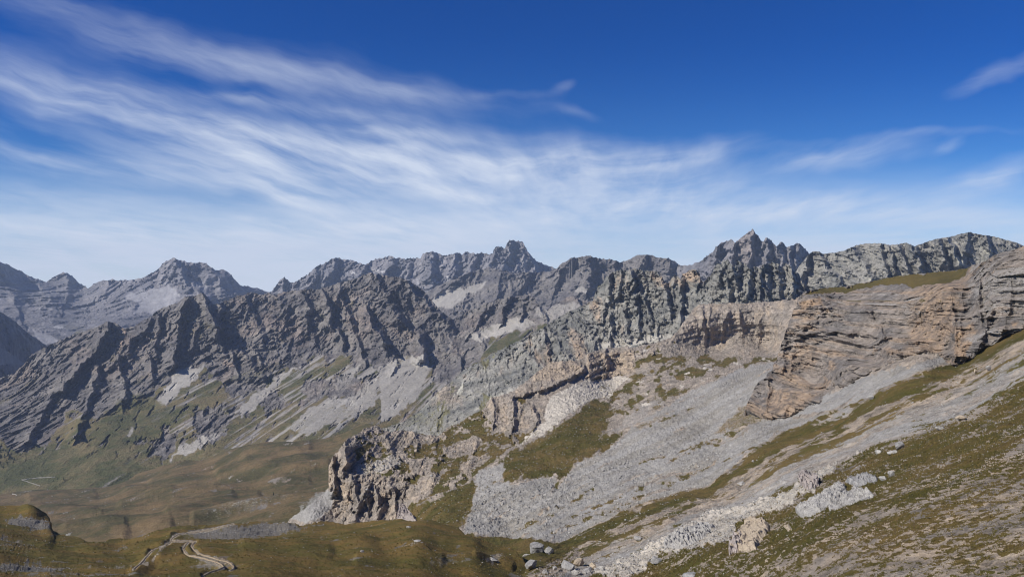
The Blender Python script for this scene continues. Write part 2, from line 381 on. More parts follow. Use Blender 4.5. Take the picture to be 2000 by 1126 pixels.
s.area('warm', '1440,460 1472,448 1475,500 1450,540 1430,520', .45, 12)
s.finish(MF, None, (1200, 1200))
# --- right skyline ridge
s = Sheet('skyline_ridge', '1540,560 1560,520 1569,510 1578,498 1587,491 1601,491 1608,496 1630,493 1650,489 1660,484 1671,479 1680,477 1692,475 1720,475 1735,478 1755,477 1763,475 1772,474 1780,478 1786,481 1797,477 1812,471 1828,467 1845,464 1860,461 1878,456 1895,453 1905,456 1916,458 1930,460 1940,461 1965,468 1986,474 2000,480 2060,490 2260,500',
          '1540,640 2260,620',
          [1540,560,3000, 1601,491,3050, 1692,475,3000, 1786,480,2880, 1895,453,2900, 2000,480,2900, 2260,500,3000, 1560,620,2700, 1650,560,2780, 1750,540,2720, 1850,530,2750, 1950,520,2750, 2200,600,2500, 1700,620,2600], step=1.2, jit=(1.6, 9), seed=17)
for st, a, l, r_ in (('1578,498 1570,530 1565,570', 110, 25, 8), ('1601,491 1612,520 1640,550', 70, 25, 10), ('1660,484 1690,520 1700,545', 60, 25, 12), ('1720,476 1722,500 1730,530', 90, 18, 7), ('1735,478 1740,500 1750,530', 90, 14, 7), ('1755,477 1765,500 1775,530', 110, 18, 7), ('1780,478 1790,500 1800,530', 150, 22, 8), ('1832,467 1840,490 1850,515', 120, 24, 8), ('1850,464 1862,490 1872,515', 100, 18, 7), ('1895,453 1885,485 1880,515', 60, 30, 14), ('1925,460 1930,480 1935,510', 80, 20, 8)):
    s.stroke(st, a, l, r_)
r = rock_relief(s, 95, 1, .5, -.2, 7, 71)
s.push(r * 60)
s.mask['light'] = sstep(.1, .45, fbm((s.U + s.Z) / 60, s.Z / 90, 5, 74, .6)) * .6
s.finish(MC, None, (700, 700))
# --- long dark ridge, left to centre, down to the valley
s = Sheet('long_ridge', '-260,790 -120,765 0,737 25,730 45,712 62,692 75,685 90,676 102,670 115,665 135,655 150,651 165,645 182,641 195,634 205,629 213,627 225,629 233,634 241,641 253,638 266,634 280,625 297,616 305,606 315,602 330,597 345,592 357,583 367,578 380,576 397,571 405,580 416,592 425,594 440,588 452,582 465,576 475,575 490,571 500,573 517,575 524,571 532,576 545,573 560,569 574,566 600,564 625,564 645,558 665,550 685,546 700,541 712,536 722,533 734,534 748,536 762,540 775,540 790,543 804,550 818,559 828,568 839,580 850,593 862,607 874,618 885,622 895,620 908,611 920,604 935,600 946,591 960,590 970,584 985,582 993,578 1002,577 1020,576 1035,577 1043,582 1050,590 1058,602 1066,606 1075,600 1085,592 1097,586 1110,578 1122,577 1130,583 1145,588 1160,592 1200,600 1300,640',
          '-260,1010 0,985 240,960 400,930 620,890 800,870 1000,860 1300,800',
          [-260,790,3400, 0,737,3650, 70,686,3750, 120,662,3820, 210,628,3900, 300,612,3950, 395,571,4080, 500,573,4180, 600,564,4200, 734,534,4250, 810,553,4200, 874,618,4020, 960,590,4050, 1050,595,3900, 1122,577,3900, 1200,600,3800, 1300,640,3600,
           -200,900,2700, 0,880,2750, 0,800,3200, 100,780,3300, 100,900,2650, 200,720,3550, 200,820,2950, 200,920,2500, 300,760,3300, 330,850,2750, 400,700,3620, 400,800,2980, 400,880,2550, 500,640,3900, 500,740,3400, 560,840,2650, 600,660,3850, 640,760,3150, 700,820,2700, 700,620,3980, 740,700,3500, 800,640,3900, 850,700,3500, 800,780,2950, 900,660,3800, 950,640,3850, 950,700,3350, 1030,650,3600, 1100,620,3650, 900,780,2900, 1000,740,3000, 1000,840,2600, 1250,760,2700, 0,970,2450, 400,925,2450, 620,880,2350],
          step=1.15, jit=(3.0, 10), seed=20, c=45)
# rock zone: above this line the face is crag, under it turf and scree
rl = pl('-260,800 0,860 40,880 90,860 140,800 190,820 240,800 290,790 330,740 350,722 400,718 430,735 440,760 480,765 520,735 560,715 620,690 660,700 700,690 740,720 770,720 790,700 840,690 870,700 900,720 940,700 960,660 1000,640 1040,640 1090,620 1150,640 1300,660')
line = np.interp(s.wx, rl[:, 0], rl[:, 1]) + 16 * fbm(s.wx / 30, s.wy / 60, 4, 201)
rk = sstep(8, -8, s.wy - line)
for p_ in ('455,735 490,725 530,735 515,760 470,770 440,768', '380,800 420,795 450,815 430,850 400,860 380,830', '300,860 330,830 350,870 320,900 290,890', '640,745 700,730 720,760 690,780 640,775', '850,690 900,685 905,735 880,755 850,745', '560,690 590,685 600,715 570,720', '380,850 420,820 440,850 400,870', '600,745 630,740 640,775 600,775', '690,690 715,680 735,700 720,720 690,712', '740,705 765,700 770,720 745,728',
           '20,800 60,790 90,830 60,880 20,880', '500,780 540,760 560,790 520,810'):
    rk = np.maximum(rk, boxed(s.wx, s.wy, pl(p_), 14, lambda x, y: sstep(-5, 5, poly_sd(x, y, pl(p_)) + 20 * fbm(x / 11 + y / 22, y / 13, 5, 66, .65)) * .7))
rk = np.maximum(rk, (1 - rk) * sstep(.16, .34, fbm((s.px + .9 * s.py) / 16, (s.py - .4 * s.px) / 34, 5, 207, .6)) * sstep(930, 860, s.py + .06 * s.px) * .75)
ax = '''213,627 205,650 180,690 150,725 120,760;190|20|7
292,620 286,640 258,664 246,690 218,712;90|28|10
305,612 312,640 300,668 306,695;70|20|7
367,578 350,610 345,645 340,690 335,715;170|22|9
397,571 405,595 412,618 425,640 420,655;190|18|9
385,640 376,660 380,682;60|18|7
230,700 235,730 245,760 240,790;100|18|9
290,690 295,715 300,735;90|16|7
190,720 180,760 165,800 150,850;110|22|10
120,740 100,780 75,820 55,860;100|26|12
480,575 490,610 508,640 512,660;60|40|9
430,595 420,640 425,665 440,690;70|24|8
540,575 560,600 555,640;50|30|10
595,580 600,600 600,625;110|34|7
635,575 645,600 648,625;150|24|6
670,590 682,612 684,622;80|22|6
640,632 655,642 668,660 670,672;150|26|7
605,645 612,660 618,670;60|20|6
720,615 728,640 740,655 752,668;240|26|9
690,620 690,650 700,672;60|22|8
745,640 752,660 756,690;60|16|6
780,618 800,640 820,655 828,690;160|30|9
702,672 708,690 712,710;90|16|5
480,690 490,705 500,725 510,730;110|22|9
455,690 458,710 462,735;80|14|5
500,690 515,715;70|18|6
560,690 550,705 545,712;50|16|6
734,534 745,560 760,590 780,618;90|60|14
790,543 810,570 840,600 870,622;130|40|8
665,550 660,570 650,590;50|30|10
1000,577 985,600 980,625;90|24|6
1043,582 1055,595 1062,612;110|30|7
1020,600 1022,612 1020,622;90|12|5
960,590 940,620 920,650;70|30|12
885,690 900,700 903,730;110|24|5
930,650 942,662 945,672;60|20|6
1122,577 1130,590 1135,600;90|24|8
825,650 830,675 825,700;90|20|6
770,700 775,712 770,722;60|16|6
470,735 500,735 525,735;70|14|12
400,800 440,800;50|10|14
560,700 580,690 605,690;40|14|12
1040,640 1060,655;40|20|8'''
for ln in ax.split('\n'):
    a_, b_ = ln.split(';'); amp, l_, r_ = [float(q) for q in b_.split('|')]
    s.stroke(a_, amp * .82, l_, r_)
r = rock_relief(s, 135, 1, .6, .35, 8, 81, warp=.5)
# scree fans and streaks
for p_, v in (('343,720 356,722 372,718 400,715 385,735 352,765 320,790 290,815 262,838 240,855 262,820 300,790 330,750', 1), ('470,790 520,755 560,722 590,715 560,735 520,770 500,800 470,815', .9),
              ('380,880 350,890 330,900 352,870 380,860 420,840 430,850', .8), ('735,722 770,700 800,695 830,690 838,720 820,770 790,800 745,825 745,780', 1), ('560,840 520,870 600,800 690,770 720,740 740,735 735,790 700,810 650,830 600,850', .75),
              ('905,660 950,640 990,625 1030,618 1045,635 1000,650 940,665', 1), ('1040,600 1120,590 1150,600 1080,640 1060,625', .6), ('872,680 895,640 880,690', .6), ('30,700 60,695 20,725 0,730', .3), ('700,680 690,740 650,790 660,740', .4)):
    s.area('scree', p_, v, 3, 6, 10)
Ls = s.U - 1.25 * s.Z          # streaks run down the fall line
stk = fbm(Ls / 34, (s.U + s.Z) / 420, 4, 131, .6)
low = 1 - rk
sl = sstep(300, 480, s.px) * sstep(930, 870, s.px)
s.mask['scree'] = np.maximum(s.mask['scree'], low * sstep(.10 - .34 * sl, .55 - .22 * sl, stk + .25 * fbm(s.U / 40, s.Z / 40, 4, 133, .6)) * (.55 + .35 * sl))
s.mask['scree'] = np.maximum(s.mask['scree'], rk * sstep(.3, .5, stk) * .35)
gn = fbm(s.U / 160, s.Z / 100, 4, 141, .6)
s.mask['grass'] = np.clip(low * (.85 + .5 * gn) - s.mask['scree'] * .75, 0, 1)
s.mask['grass'] = np.maximum(s.mask['grass'], rk * sstep(-.05, .4, gn) * .47 * sstep(10, 50, s.edge))
s.area('grass', '230,780 280,760 330,790 300,830 240,850 180,880 140,900 180,820', .7, 18, 10)
s.area('warm', '230,640 246,640 240,670 228,690', 1, 3, 3); s.area('warm', '435,705 462,705 458,718 440,718', .8, 3, 2); s.area('warm', '680,750 720,745 760,760 700,780', .3, 8, 4)
s.area('warm', '770,800 800,790 850,760 880,770 860,800 800,830 740,835', .5, 8, 6)
s.mask['warm'] = np.maximum(s.mask['warm'], rk * sstep(0, .4, fbm(s.U / 260, s.Z / 150, 4, 157, .6)) * .38)
brn = sstep(-.1, .4, fbm(Ls / 90, (s.U + s.Z) / 500, 3, 151)) * low
s.mask['warm'] = np.maximum(s.mask['warm'], brn * .4)
amp = 4 + 66 * rk * (1 - .6 * s.mask['scree'])
s.push(r * amp - 12 * rk)
s.push(low * 12 * ridged(Ls / 120, (s.U + s.Z) / 700, 4, 161))
s.finish(MB_, None, (1400, 1300))
LR = s
# --- the green-grey crag in the centre
s = Sheet('central_crag', '700,850 760,832 790,822 820,800 850,770 880,745 905,722 935,708 960,690 985,678 1005,668 1030,657 1042,648 1060,640 1080,625 1110,608 1140,596 1158,586 1163,572 1168,558 1178,552 1183,540 1189,538 1199,529 1213,527 1227,527 1236,524 1245,524 1255,528 1273,529 1283,529 1290,533 1293,540 1297,547 1304,553 1312,543 1318,536 1324,538 1329,545 1333,535 1346,529 1352,526 1361,527 1366,531 1369,545 1373,552 1384,540 1391,533 1396,520 1401,512 1407,516 1412,508 1422,507 1428,514 1433,521 1440,509 1450,511 1457,517 1464,524 1475,520 1486,523 1490,517 1496,515 1510,512 1518,514 1527,521 1536,515 1541,515 1546,524 1552,530 1560,533 1566,550 1580,580 1640,640',
          '700,900 850,880 1000,850 1200,760 1400,680 1640,700',
          [700,850,1900, 820,800,2000, 905,722,2200, 1005,668,2200, 1060,640,2250, 1158,586,2300, 1199,529,2300, 1245,524,2300, 1318,536,2250, 1361,527,2220, 1401,512,2180, 1450,511,2150, 1541,515,2200, 1640,640,1950,
           1100,660,2120, 1180,620,2200, 1200,680,2020, 1260,600,2200, 1280,660,2040, 1330,620,2080, 1400,570,2100, 1400,620,2020, 1500,570,2080, 1520,610,2000, 1000,720,2020, 1050,700,2050, 1100,720,1900, 950,760,1880, 860,800,1850, 900,830,1650, 1020,770,1650, 800,860,1700, 1150,740,1750, 1400,660,1850, 1600,680,1850],
          step=1.1, jit=(2.6, 8), seed=23, c=35, wa=8)
ax = '''1189,538 1190,560 1192,580;70|16|7
1213,529 1212,560 1205,580;60|14|6
1233,530 1236,550 1232,565;90|16|7
1283,530 1296,560 1303,590 1308,610;120|26|10
1318,538 1315,560 1318,590;60|12|6
1328,545 1330,590 1330,640;100|16|5
1361,527 1366,545 1365,556;70|18|5
1240,580 1245,600 1250,640 1246,655;90|20|10
1180,590 1182,610 1180,625;50|14|6
1222,600 1222,625 1228,655;60|14|6
1262,590 1268,620 1270,650;60|18|8
1193,620 1192,650 1192,672;70|14|5
1255,640 1260,660 1258,668;40|14|6
1282,640 1284,655 1284,668;40|16|5
1060,640 1065,660 1070,690;110|22|8
1080,650 1100,690 1115,700;60|30|10
1030,700 1020,720 1000,740;60|24|10
1042,700 1060,720 1080,740;80|22|8
1400,513 1404,530 1400,555;60|10|10
1432,516 1436,540 1440,560;70|12|10
1462,520 1465,545 1460,575;70|14|10
1490,517 1484,550 1486,600;70|14|10
1520,516 1518,545 1522,580;60|14|10
1546,520 1550,550 1548,585;90|14|6
1420,540 1425,570 1420,590;50|12|8
1505,540 1500,570 1498,590;60|12|8'''
for ln in ax.split('\n'):
    a_, b_ = ln.split(';'); amp, l_, r_ = [float(q) for q in b_.split('|')]
    s.stroke(a_, amp * .5, l_, r_)
rl = pl('700,700 960,700 1000,690 1040,660 1070,700 1030,740 1000,760 960,740 960,770 1100,745 1180,700 1290,675 1400,670 1640,700')
apr = sstep(-6, 6, -poly_sd(s.wx, s.wy, pl('1045,650 1060,636 1120,600 1158,570 1250,500 1700,500 1700,720 1280,680 1180,720 1080,760 1000,775 950,770 905,735 960,725 1000,700 1020,670')) + 8 * fbm(s.px / 16, s.py / 16, 4, 211))
rk = 1 - apr
r = rock_relief(s, 62, 1, .75, .1, 8, 91, warp=.5)
r2 = ridged(s.U / 34, s.Z / 75, 5, 96, .55)
dark = boxed(s.wx, s.wy, pl('1380,500 1560,500 1556,590 1500,596 1390,600 1375,570'), 20, lambda x, y: sstep(-8, 8, poly_sd(x, y, pl('1380,480 1562,480 1556,590 1500,596 1390,600 1375,570'))))
s.push(r * (6 + 40 * rk) + r2 * (1 + 4 * rk) + apr * 24 * (r + .3 * facets(s.U / 14, s.D0 / 22, 98)) + dark * 20 * ridged(s.U / 26, s.Z / 60, 5, 99, .6))
wn = fbm(s.U / 60, s.Z / 110, 4, 221, .6)
s.mask['warm'] = rk * (1 - dark) * sstep(.12, .4, wn) * .8
s.area('warm', '850,745 900,760 900,790 850,790', .5, 14, 14); s.area('warm', '1150,735 1200,690 1250,700 1200,760', .5, 10, 5)
s.area('warm', '1330,530 1366,530 1362,552 1335,548', .9, 3, 2)
s.mask['light'] = sstep(.15, .45, fbm(s.U / 30, s.Z / 45, 5, 226, .65)) * (.35 * rk + .9 * apr) * (1 - dark)
s.mask['grass'] = apr * sstep(.0, .35, fbm(s.U / 55, s.Z / 40, 5, 231, .6)) * .65
s.area('scree', '925,800 960,780 1010,755 1050,745 1060,755 1000,780 950,800', 1, 4, 3)
s.area('scree', '1160,672 1230,662 1310,650 1320,665 1250,675 1190,682', .9, 3, 3)
s.area('grass', '800,800 860,800 900,815 840,840 760,840', .45, 14, 16)
s.finish(MC, None, (500, 600))
CR = s
#SHEETS2
# --- near slope: spur with cliffs, upper bench, scree and turf down to the lens
JC = [560,1020,900, 600,1000,840, 642,945,890, 651,894,920, 673,863,960, 716,835,1100, 784,841,1120, 861,849,1080, 944,798,1150, 1000,765,1200, 1040,735,1270, 1090,708,1330, 1160,690,1380, 1230,682,1400, 1310,660,1430, 1345,625,1480, 1368,594,1540, 1450,592,1520, 1520,589,1500, 1560,583,1480, 1700,560,1500, 2250,500,1500,
      1400,650,1480, 1500,650,1460, 1400,690,1420, 1500,690,1330, 1340,690,1380, 1200,735,1330, 1300,740,1150, 1200,800,1020, 1100,770,1130, 1060,800,1060, 1000,800,1090, 1000,850,960, 900,870,980, 750,880,980, 700,920,890, 760,920,880, 850,920,850, 930,900,850,
      665,960,855, 720,990,825, 660,1010,835, 780,1012,780, 820,960,800, 900,960,690, 900,1040,470, 850,1010,600, 1000,1045,430, 1000,900,760, 1000,960,600, 1100,850,830, 1100,930,620, 1100,1000,450, 1180,860,760, 1250,840,740, 1250,920,540, 1300,800,820, 1300,870,620, 1400,740,950, 1400,800,730, 1400,870,550, 1500,720,930, 1500,820,570, 1545,812,555, 1600,785,520, 1650,755,500, 1700,728,485, 1750,705,465, 1800,690,450, 1862,712,400, 1940,670,390, 2000,640,375, 2100,600,340, 2250,560,300,
      1600,700,850, 1700,660,800, 1800,640,750, 1900,620,700, 1300,960,400, 1200,1000,380, 1100,1060,330, 1200,1060,280, 1050,1090,260, 1300,1050,235, 1500,900,350, 1600,860,340, 1400,1000,270, 1400,1080,180, 1500,1000,220, 1500,1080,155, 1600,960,200, 1600,1050,140, 1700,820,320, 1700,900,220, 1700,1000,145, 1700,1080,105, 1800,780,310, 1800,880,200, 1800,1000,120, 1800,1126,82, 1900,760,290, 1900,900,150, 1900,1020,98, 2000,740,260, 2000,850,160, 2000,960,105, 2000,1060,78, 2000,1126,66, 2250,800,150, 2250,1000,70, 2250,1160,45, 1600,1126,112, 1450,1126,150, 1300,1126,190, 1150,1126,215, 1000,1126,235, 880,1126,300, 880,1160,280, 1800,1180,70, 1400,1180,140, 1600,1180,95]
s = Sheet('rocky_slope', '548,1030 575,1006 600,990 622,972 636,958 642,950 643,935 642,924 645,908 651,894 660,882 668,874 673,863 680,856 685,854 700,845 716,835 734,831 745,836 753,841 765,845 775,841 784,840 800,842 811,846 825,846 839,851 850,850 861,849 873,835 890,828 904,820 925,808 944,798 952,786 960,777 980,772 1000,764 1020,750 1040,735 1052,726 1060,718 1075,710 1090,706 1110,705 1130,704 1150,690 1165,684 1190,680 1210,678 1225,676 1235,680 1260,674 1285,668 1310,660 1325,645 1335,630 1345,618 1355,602 1368,594 1400,593 1450,592 1490,590 1520,588 1545,586 1560,580 1580,575 1640,590 1700,640 1780,670 1850,680 1900,670 1960,650 2000,635 2100,590 2250,540',
          '548,1190 2250,1190', JC, step=1.0, jit=(1.6, 9), seed=26, c=30, wa=6)
JX, JY, JD = s.px, s.py, s.D0
SL = [900,1040,0, 1180,900,0, 1440,750,0, 1525,700,0, 1100,1060,1, 1385,950,1, 1640,820,1, 1860,710,1, 2000,640,1.05, 1150,1126,2, 1400,1010,2, 1590,920,2, 1700,870,2, 2000,740,2, 1450,1126,3, 1700,1000,3, 2000,880,3, 1800,1126,4, 2000,1040,4, 2100,1126,5, 700,1000,-1, 1000,840,-1, 1200,700,-1, 1400,600,-1]
xs = np.arange(s.px.min() - 5, s.px.max() + 10, 5.); ys = np.arange(s.py.min() - 5, s.py.max() + 10, 5.)
G = np.log(depth_rbf([v if i % 3 < 2 else math.exp(v) for i, v in enumerate(SL)], xs[None] + 0 * ys[:, None], ys[:, None] + 0 * xs[None], 20))
fx = (s.px - xs[0]) / 5; fy = (s.py - ys[0]) / 5; ix = fx.astype(int); iy = fy.astype(int); fx = fx - ix; fy = fy - iy
S = ((G[iy, ix] * (1 - fx) + G[iy, ix + 1] * fx) * (1 - fy) + (G[iy + 1, ix] * (1 - fx) + G[iy + 1, ix + 1] * fx) * fy).astype(f32)
X_, Y_, Z_ = s.U, s.D0, s.Z
Lw = S * 1.0
# rock places
rockp = '''642,960 641,924 651,894 673,863 690,848 720,835 752,843 700,850 690,880 700,900 690,930 665,950
752,842 784,838 811,846 861,848 858,862 830,866 790,872 760,885 745,870
660,935 700,925 760,930 810,945 850,950 835,975 800,985 782,1000 772,1022 655,1022 648,985
800,905 830,890 850,900 840,925 805,930
862,880 890,862 930,850 945,862 925,885 880,895
815,935 840,920 860,930 850,950 820,955
900,905 945,885 960,895 930,915 895,930
940,798 960,775 990,773 1020,785 1062,800 1064,820 1040,842 1000,852 975,838 948,815
985,775 1030,748 1090,728 1140,715 1150,726 1110,748 1060,764 1010,780
1043,745 1043,722 1060,703 1095,698 1135,708 1135,728 1090,742
1146,738 1148,690 1238,684 1242,726 1200,736
1310,665 1345,618 1366,590 1570,570 1560,690 1500,700 1440,696 1380,690 1330,690
1462,990 1480,985'''.split('\n')
rk = np.zeros(s.px.shape, f32)
for q in rockp:
    P_ = pl(q); rk = np.maximum(rk, boxed(s.wx, s.wy, P_, 14, lambda x, y: sstep(-2.5, 3.5, poly_sd(x, y, P_) + 5 * fbm(x / 9, y / 9, 4, 301, .6))))
spn = fbm(s.px / 26, s.py / 20, 5, 305, .62)
spur = boxed(s.wx, s.wy, pl('640,960 700,840 870,840 960,780 1060,760 1150,740 1100,800 1060,850 990,880 930,930 850,975 780,1000 700,1020'), 20, lambda x, y: sstep(-5, 5, poly_sd(x, y, pl('640,960 700,840 870,840 960,780 1020,770 1060,850 990,880 930,930 850,975 780,1000 700,1020'))))
rk = np.maximum(rk, spur * sstep(.08, .22, spn) * .85)
bench = boxed(s.wx, s.wy, pl('1150,670 1700,670 1700,800 1150,800'), 10, lambda x, y: sstep(-5, 5, poly_sd(x, y, pl('1150,735 1240,685 1320,660 1530,690 1525,705 1440,722 1340,765 1240,830 1180,860 1190,790'))))
rk = np.maximum(rk, bench * sstep(.05, .2, spn) * .6)
# turf
tf = s.area('grass', '972,905 1000,885 1060,852 1120,812 1160,780 1185,780 1200,800 1175,850 1228,838 1180,882 1130,902 1092,950 1070,968 1085,930 1040,930 985,945', 1, 14, 16, 14)
s.area('grass', '800,985 850,975 900,948 960,922 985,948 960,985 920,1012 885,1042 830,1025 805,1015', 1, 10, 14, 14)
s.area('grass', '870,1030 930,1046 1000,1048 1100,1058 1240,1030 1400,960 1560,880 1660,830 1600,880 1500,930 1320,1010 1200,1070 1120,1100 1060,1126 900,1140', .85, 4, 8, 14)
bn = fbm(s.px / 34 + s.py / 40, s.py / 22, 5, 311, .6)
s.mask['grass'] = np.maximum(s.mask['grass'], bench * sstep(-.12, .08, bn) * .8)
s.mask['grass'] = np.maximum(s.mask['grass'], spur * sstep(-.16, .1, fbm(s.px / 24 + s.py / 30, s.py / 14, 4, 312) + .25 * sstep(740, 900, s.px)) * .85)
# scree
gs = sstep(-.04, .05, S) * sstep(1.03, .97, S + .12 * fbm(s.px / 90, S * 3, 4, 320))
scr = boxed(s.wx, s.wy, pl('880,700 1860,700 1860,1060 880,1060'), 30, lambda x, y: sstep(-4, 4, poly_sd(x, y, pl('905,1040 930,960 975,940 1010,945 1050,935 1085,930 1075,970 1130,905 1180,885 1240,832 1340,768 1440,722 1527,702 1600,760 1862,690 1900,680 1850,730 1640,825 1500,890 1380,952 1250,1010 1110,1058 1000,1050')) + 6 * fbm(x / 14, y / 14, 4, 322, .6)))
stk = fbm(S * 7.5, s.px / 210, 5, 331, .6)
stk2 = fbm(S * 19, s.px / 90 + 3, 4, 337, .6)
main = scr * np.clip(1.05 - 1.1 * sstep(.14, .4, stk) * sstep(.2, .6, S), 0, 1)
s.mask['scree'] = np.maximum(s.mask['scree'], main)
for q, v in (('1185,850 1240,800 1300,770 1290,800 1240,835', .5), ('930,925 985,900 990,915 975,940 930,965', .8), ('560,1010 600,985 640,955 660,965 640,1000 600,1020', .9)):
    s.area('scree', q, v, 3, 8, 10)
s.mask['grass'] *= (1 - s.mask['scree'] * .9)
for q, w_ in (('1120,1010 1240,960 1350,925', 5), ('1250,905 1330,880 1400,858', 4), ('1190,1000 1300,950 1400,905 1500,865 1640,800', 5), ('1395,870 1450,820 1490,790', 6), ('1300,905 1380,868 1470,832', 4), ('1590,835 1700,790 1820,740', 6), ('1080,1042 1180,1000 1230,975', 5), ('1540,850 1700,775 1840,715', 5), ('1040,1020 1110,985 1160,955', 4), ('1270,830 1330,805 1370,790', 5), ('1700,820 1800,770 1900,720', 7), ('1010,1035 1080,1010', 4), ('1330,985 1440,930 1560,870', 5)):
    P_ = pl(q); m_ = boxed(s.wx, s.wy, P_, 14, lambda x, y: sstep(w_ * 1.5, 0, segs(x, y, P_)[0])) * sstep(-.35, .3, fbm(s.px / 30, s.py / 12, 5, 351, .65))
    s.mask['grass'] = np.maximum(s.mask['grass'], m_ * .85); s.mask['scree'] *= 1 - m_ * .8
eg = s.mask['grass']; eg = 4 * eg * (1 - eg); s.mask['grass'] = np.clip(s.mask['grass'] + eg * (.7 * fbm(S * 16, s.px / 45, 5, 334, .65) - .05), 0, 1)
s.mask['light'] = np.maximum(s.mask['light'], main * np.clip(.05 + .75 * fbm(S * 10, s.px / 320, 5, 335, .6), 0, .42))
s.mask['scree'] = np.clip(s.mask['scree'] - main * .75 * sstep(.22, .45, fbm(S * 11, s.px / 60, 5, 338, .65)), 0, 1)
# spots of turf in the scree
for q in ('1390,850 1465,780 1500,810 1490,822 1430,842', '1240,835 1330,795 1300,812 1250,842', '1400,868 1470,835 1440,860'):
    m_ = s.area('warm', q, .5, 4, 6, 8); s.mask['scree'] *= 1 - m_ * 1.2
    s.mask['grass'] = np.maximum(s.mask['grass'], m_ * 1.0)
# lower right: bands along the fall line
lowr = sstep(.93, 1.03, S + .05 * stk) * sstep(860, 1000, s.px)
def band(a, b, w=.08): return sstep(a - w, a + w, S) * sstep(b + w, b - w, S)
gb = .56 + .9 * stk + .55 * stk2 + .45 * band(1.0, 1.25) - .18 * band(1.25, 1.75, .12) - .5 * band(1.72, 2.03) + .24 * band(2.05, 2.95, .2) - .05 * sstep(2.9, 3.6, S) - .18 * sstep(3.6, 4.4, S)
mott = fbm(X_ / .9, Y_ / 2.3, 5, 341, .75) * sstep(330, 160, Y_)
mott2 = fbm(X_ / 7, Y_ / 16, 3, 345, .6)
gb = gb + 1.9 * mott + .6 * mott2
s.mask['grass'] = s.mask['grass'] * (1 - lowr * .9) + lowr * np.clip(gb, 0, 1) * .95
s.mask['scree'] = s.mask['scree'] * (1 - lowr) + lowr * np.clip(band(1.5, 2.05, .12) * (.65 + stk) + .5 * band(1.0, 1.4) * sstep(0, .3, stk), 0, 1)
for q, v in (('1150,1126 1250,1080 1380,1000 1450,990 1530,965 1600,930 1640,905 1600,950 1540,985 1440,1020 1420,1060 1300,1080 1240,1126', 1.0), ('1540,960 1600,920 1690,880 1640,910 1600,945', .9)):
    m_ = s.area('light', q, .75, 4, 14, 16); s.mask['grass'] *= 1 - m_
    pale_band = m_ if q.startswith('1150') else np.maximum(pale_band, m_)  # band of pale rubble and bare rock across the turf
# pale ground between the dark crag and the turf, orange walls
s.area('light', '1045,840 1064,822 1062,800 1080,770 1150,742 1230,735 1190,775 1150,782 1110,812 1060,850 1010,870', .85, 4, 6)
s.area('light', '700,905 760,890 790,900 760,920 700,935 680,930', .6, 3, 8, 8)
s.mask['light'] = np.maximum(s.mask['light'], spur * sstep(.1, .4, fbm(s.px / 12, s.py / 9, 4, 351, .6)) * .5 * (1 - s.mask['grass']))
s.mask['light'] = np.maximum(s.mask['light'], bench * sstep(.2, .4, fbm(s.px / 40, s.py / 12, 4, 355, .6)) * .7)
wn = fbm(s.px / 18, s.py / 30, 4, 361, .6)
s.area('warm', '1146,738 1148,690 1238,684 1242,726 1200,736', .75, 3); s.area('warm', '1043,745 1043,722 1060,703 1095,698 1135,708 1135,728 1090,742', .7, 3)
s.mask['warm'] = np.maximum(s.mask['warm'], rk * sstep(-.05, .3, wn) * .58)
s.mask['warm'] = np.maximum(s.mask['warm'], main * np.clip(.35 + 1.7 * fbm(S * 12, s.px / 380, 5, 365, .6) + .5 * fbm(s.px / 90, s.py / 60, 3, 366), 0, 1))
s.mask['warm'] = np.maximum(s.mask['warm'], lowr * (band(1.25, 1.75, .12) * .5 + .35 * sstep(.1, .3, stk2) + .85 * sstep(1.9, 2.5, S) * sstep(-.3, .2, mott2)))
s.area('warm', '645,900 652,900 650,955 640,955', .9, 3); s.area('warm', '665,945 680,940 690,980 670,985', .8, 3)
s.mask['grass'] *= 1 - rk * .8; s.mask['scree'] *= 1 - rk * .9; s.mask['light'] *= 1 - .5 * rk
for a_, b_ in (('651,894 655,930 650,960', '50|16|10'), ('673,860 676,900 670,930', '45|14|12'), ('690,940 700,980 695,1015', '30|16|10'), ('745,845 760,860 765,885', '30|16|10'), ('735,960 742,990 735,1012', '26|14|6'), ('765,950 775,980 772,1010', '30|12|7'), ('720,950 715,980 720,1000', '22|14|5'), ('811,846 815,860 812,880', '24|14|8'), ('840,850 850,860 852,870', '20|12|6'),
               ('960,778 968,800 965,830', '26|14|8'), ('1000,780 1005,800 1002,835', '30|14|8'), ('1040,800 1050,820 1045,835', '24|14|8'), ('1000,775 1070,758 1140,722', '22|10|7'), ('880,870 920,860 940,860', '18|8|6'), ('1150,688 1150,735', '10|6|20'), ('1183,684 1184,730', '16|10|5'),
               ('1372,600 1374,640 1378,680', '18|12|6'), ('1385,600 1386,640 1388,670', '15|8|5'), ('1420,610 1412,640 1405,675', '16|14|6'), ('1445,610 1448,640 1450,670', '14|12|5'), ('1490,600 1484,640 1480,680', '14|14|6'), ('1520,610 1524,650 1520,690', '14|12|8')):
    amp, l_, r_ = [float(q) for q in b_.split('|')]; s.stroke(a_, amp * (.5 if float(a_.split(',')[0]) > 1200 else .9 if float(a_.split(',')[0]) > 930 else .5), l_, r_)
w0 = fbm(X_ / 16, Z_ / 16, 4, 370, .6)
cl = ridged(X_ / 34 + .3 * fbm(X_ / 40, Z_ / 40, 3, 371), Z_ / 46, 7, 372, .55)
led = ridged((Z_ - .12 * X_) / 13 + .5 * fbm(X_ / 50, Z_ / 30, 3, 381), X_ / 90, 4, 382, .5)
fa = facets(X_ / 9 + w0, (Z_ + .1 * X_) / 6 + w0, 384); fb = facets(X_ / 3.6 + w0 * 2, Z_ / 2.6, 386)
farf = sstep(1340, 1240, s.px) * .6 + .4
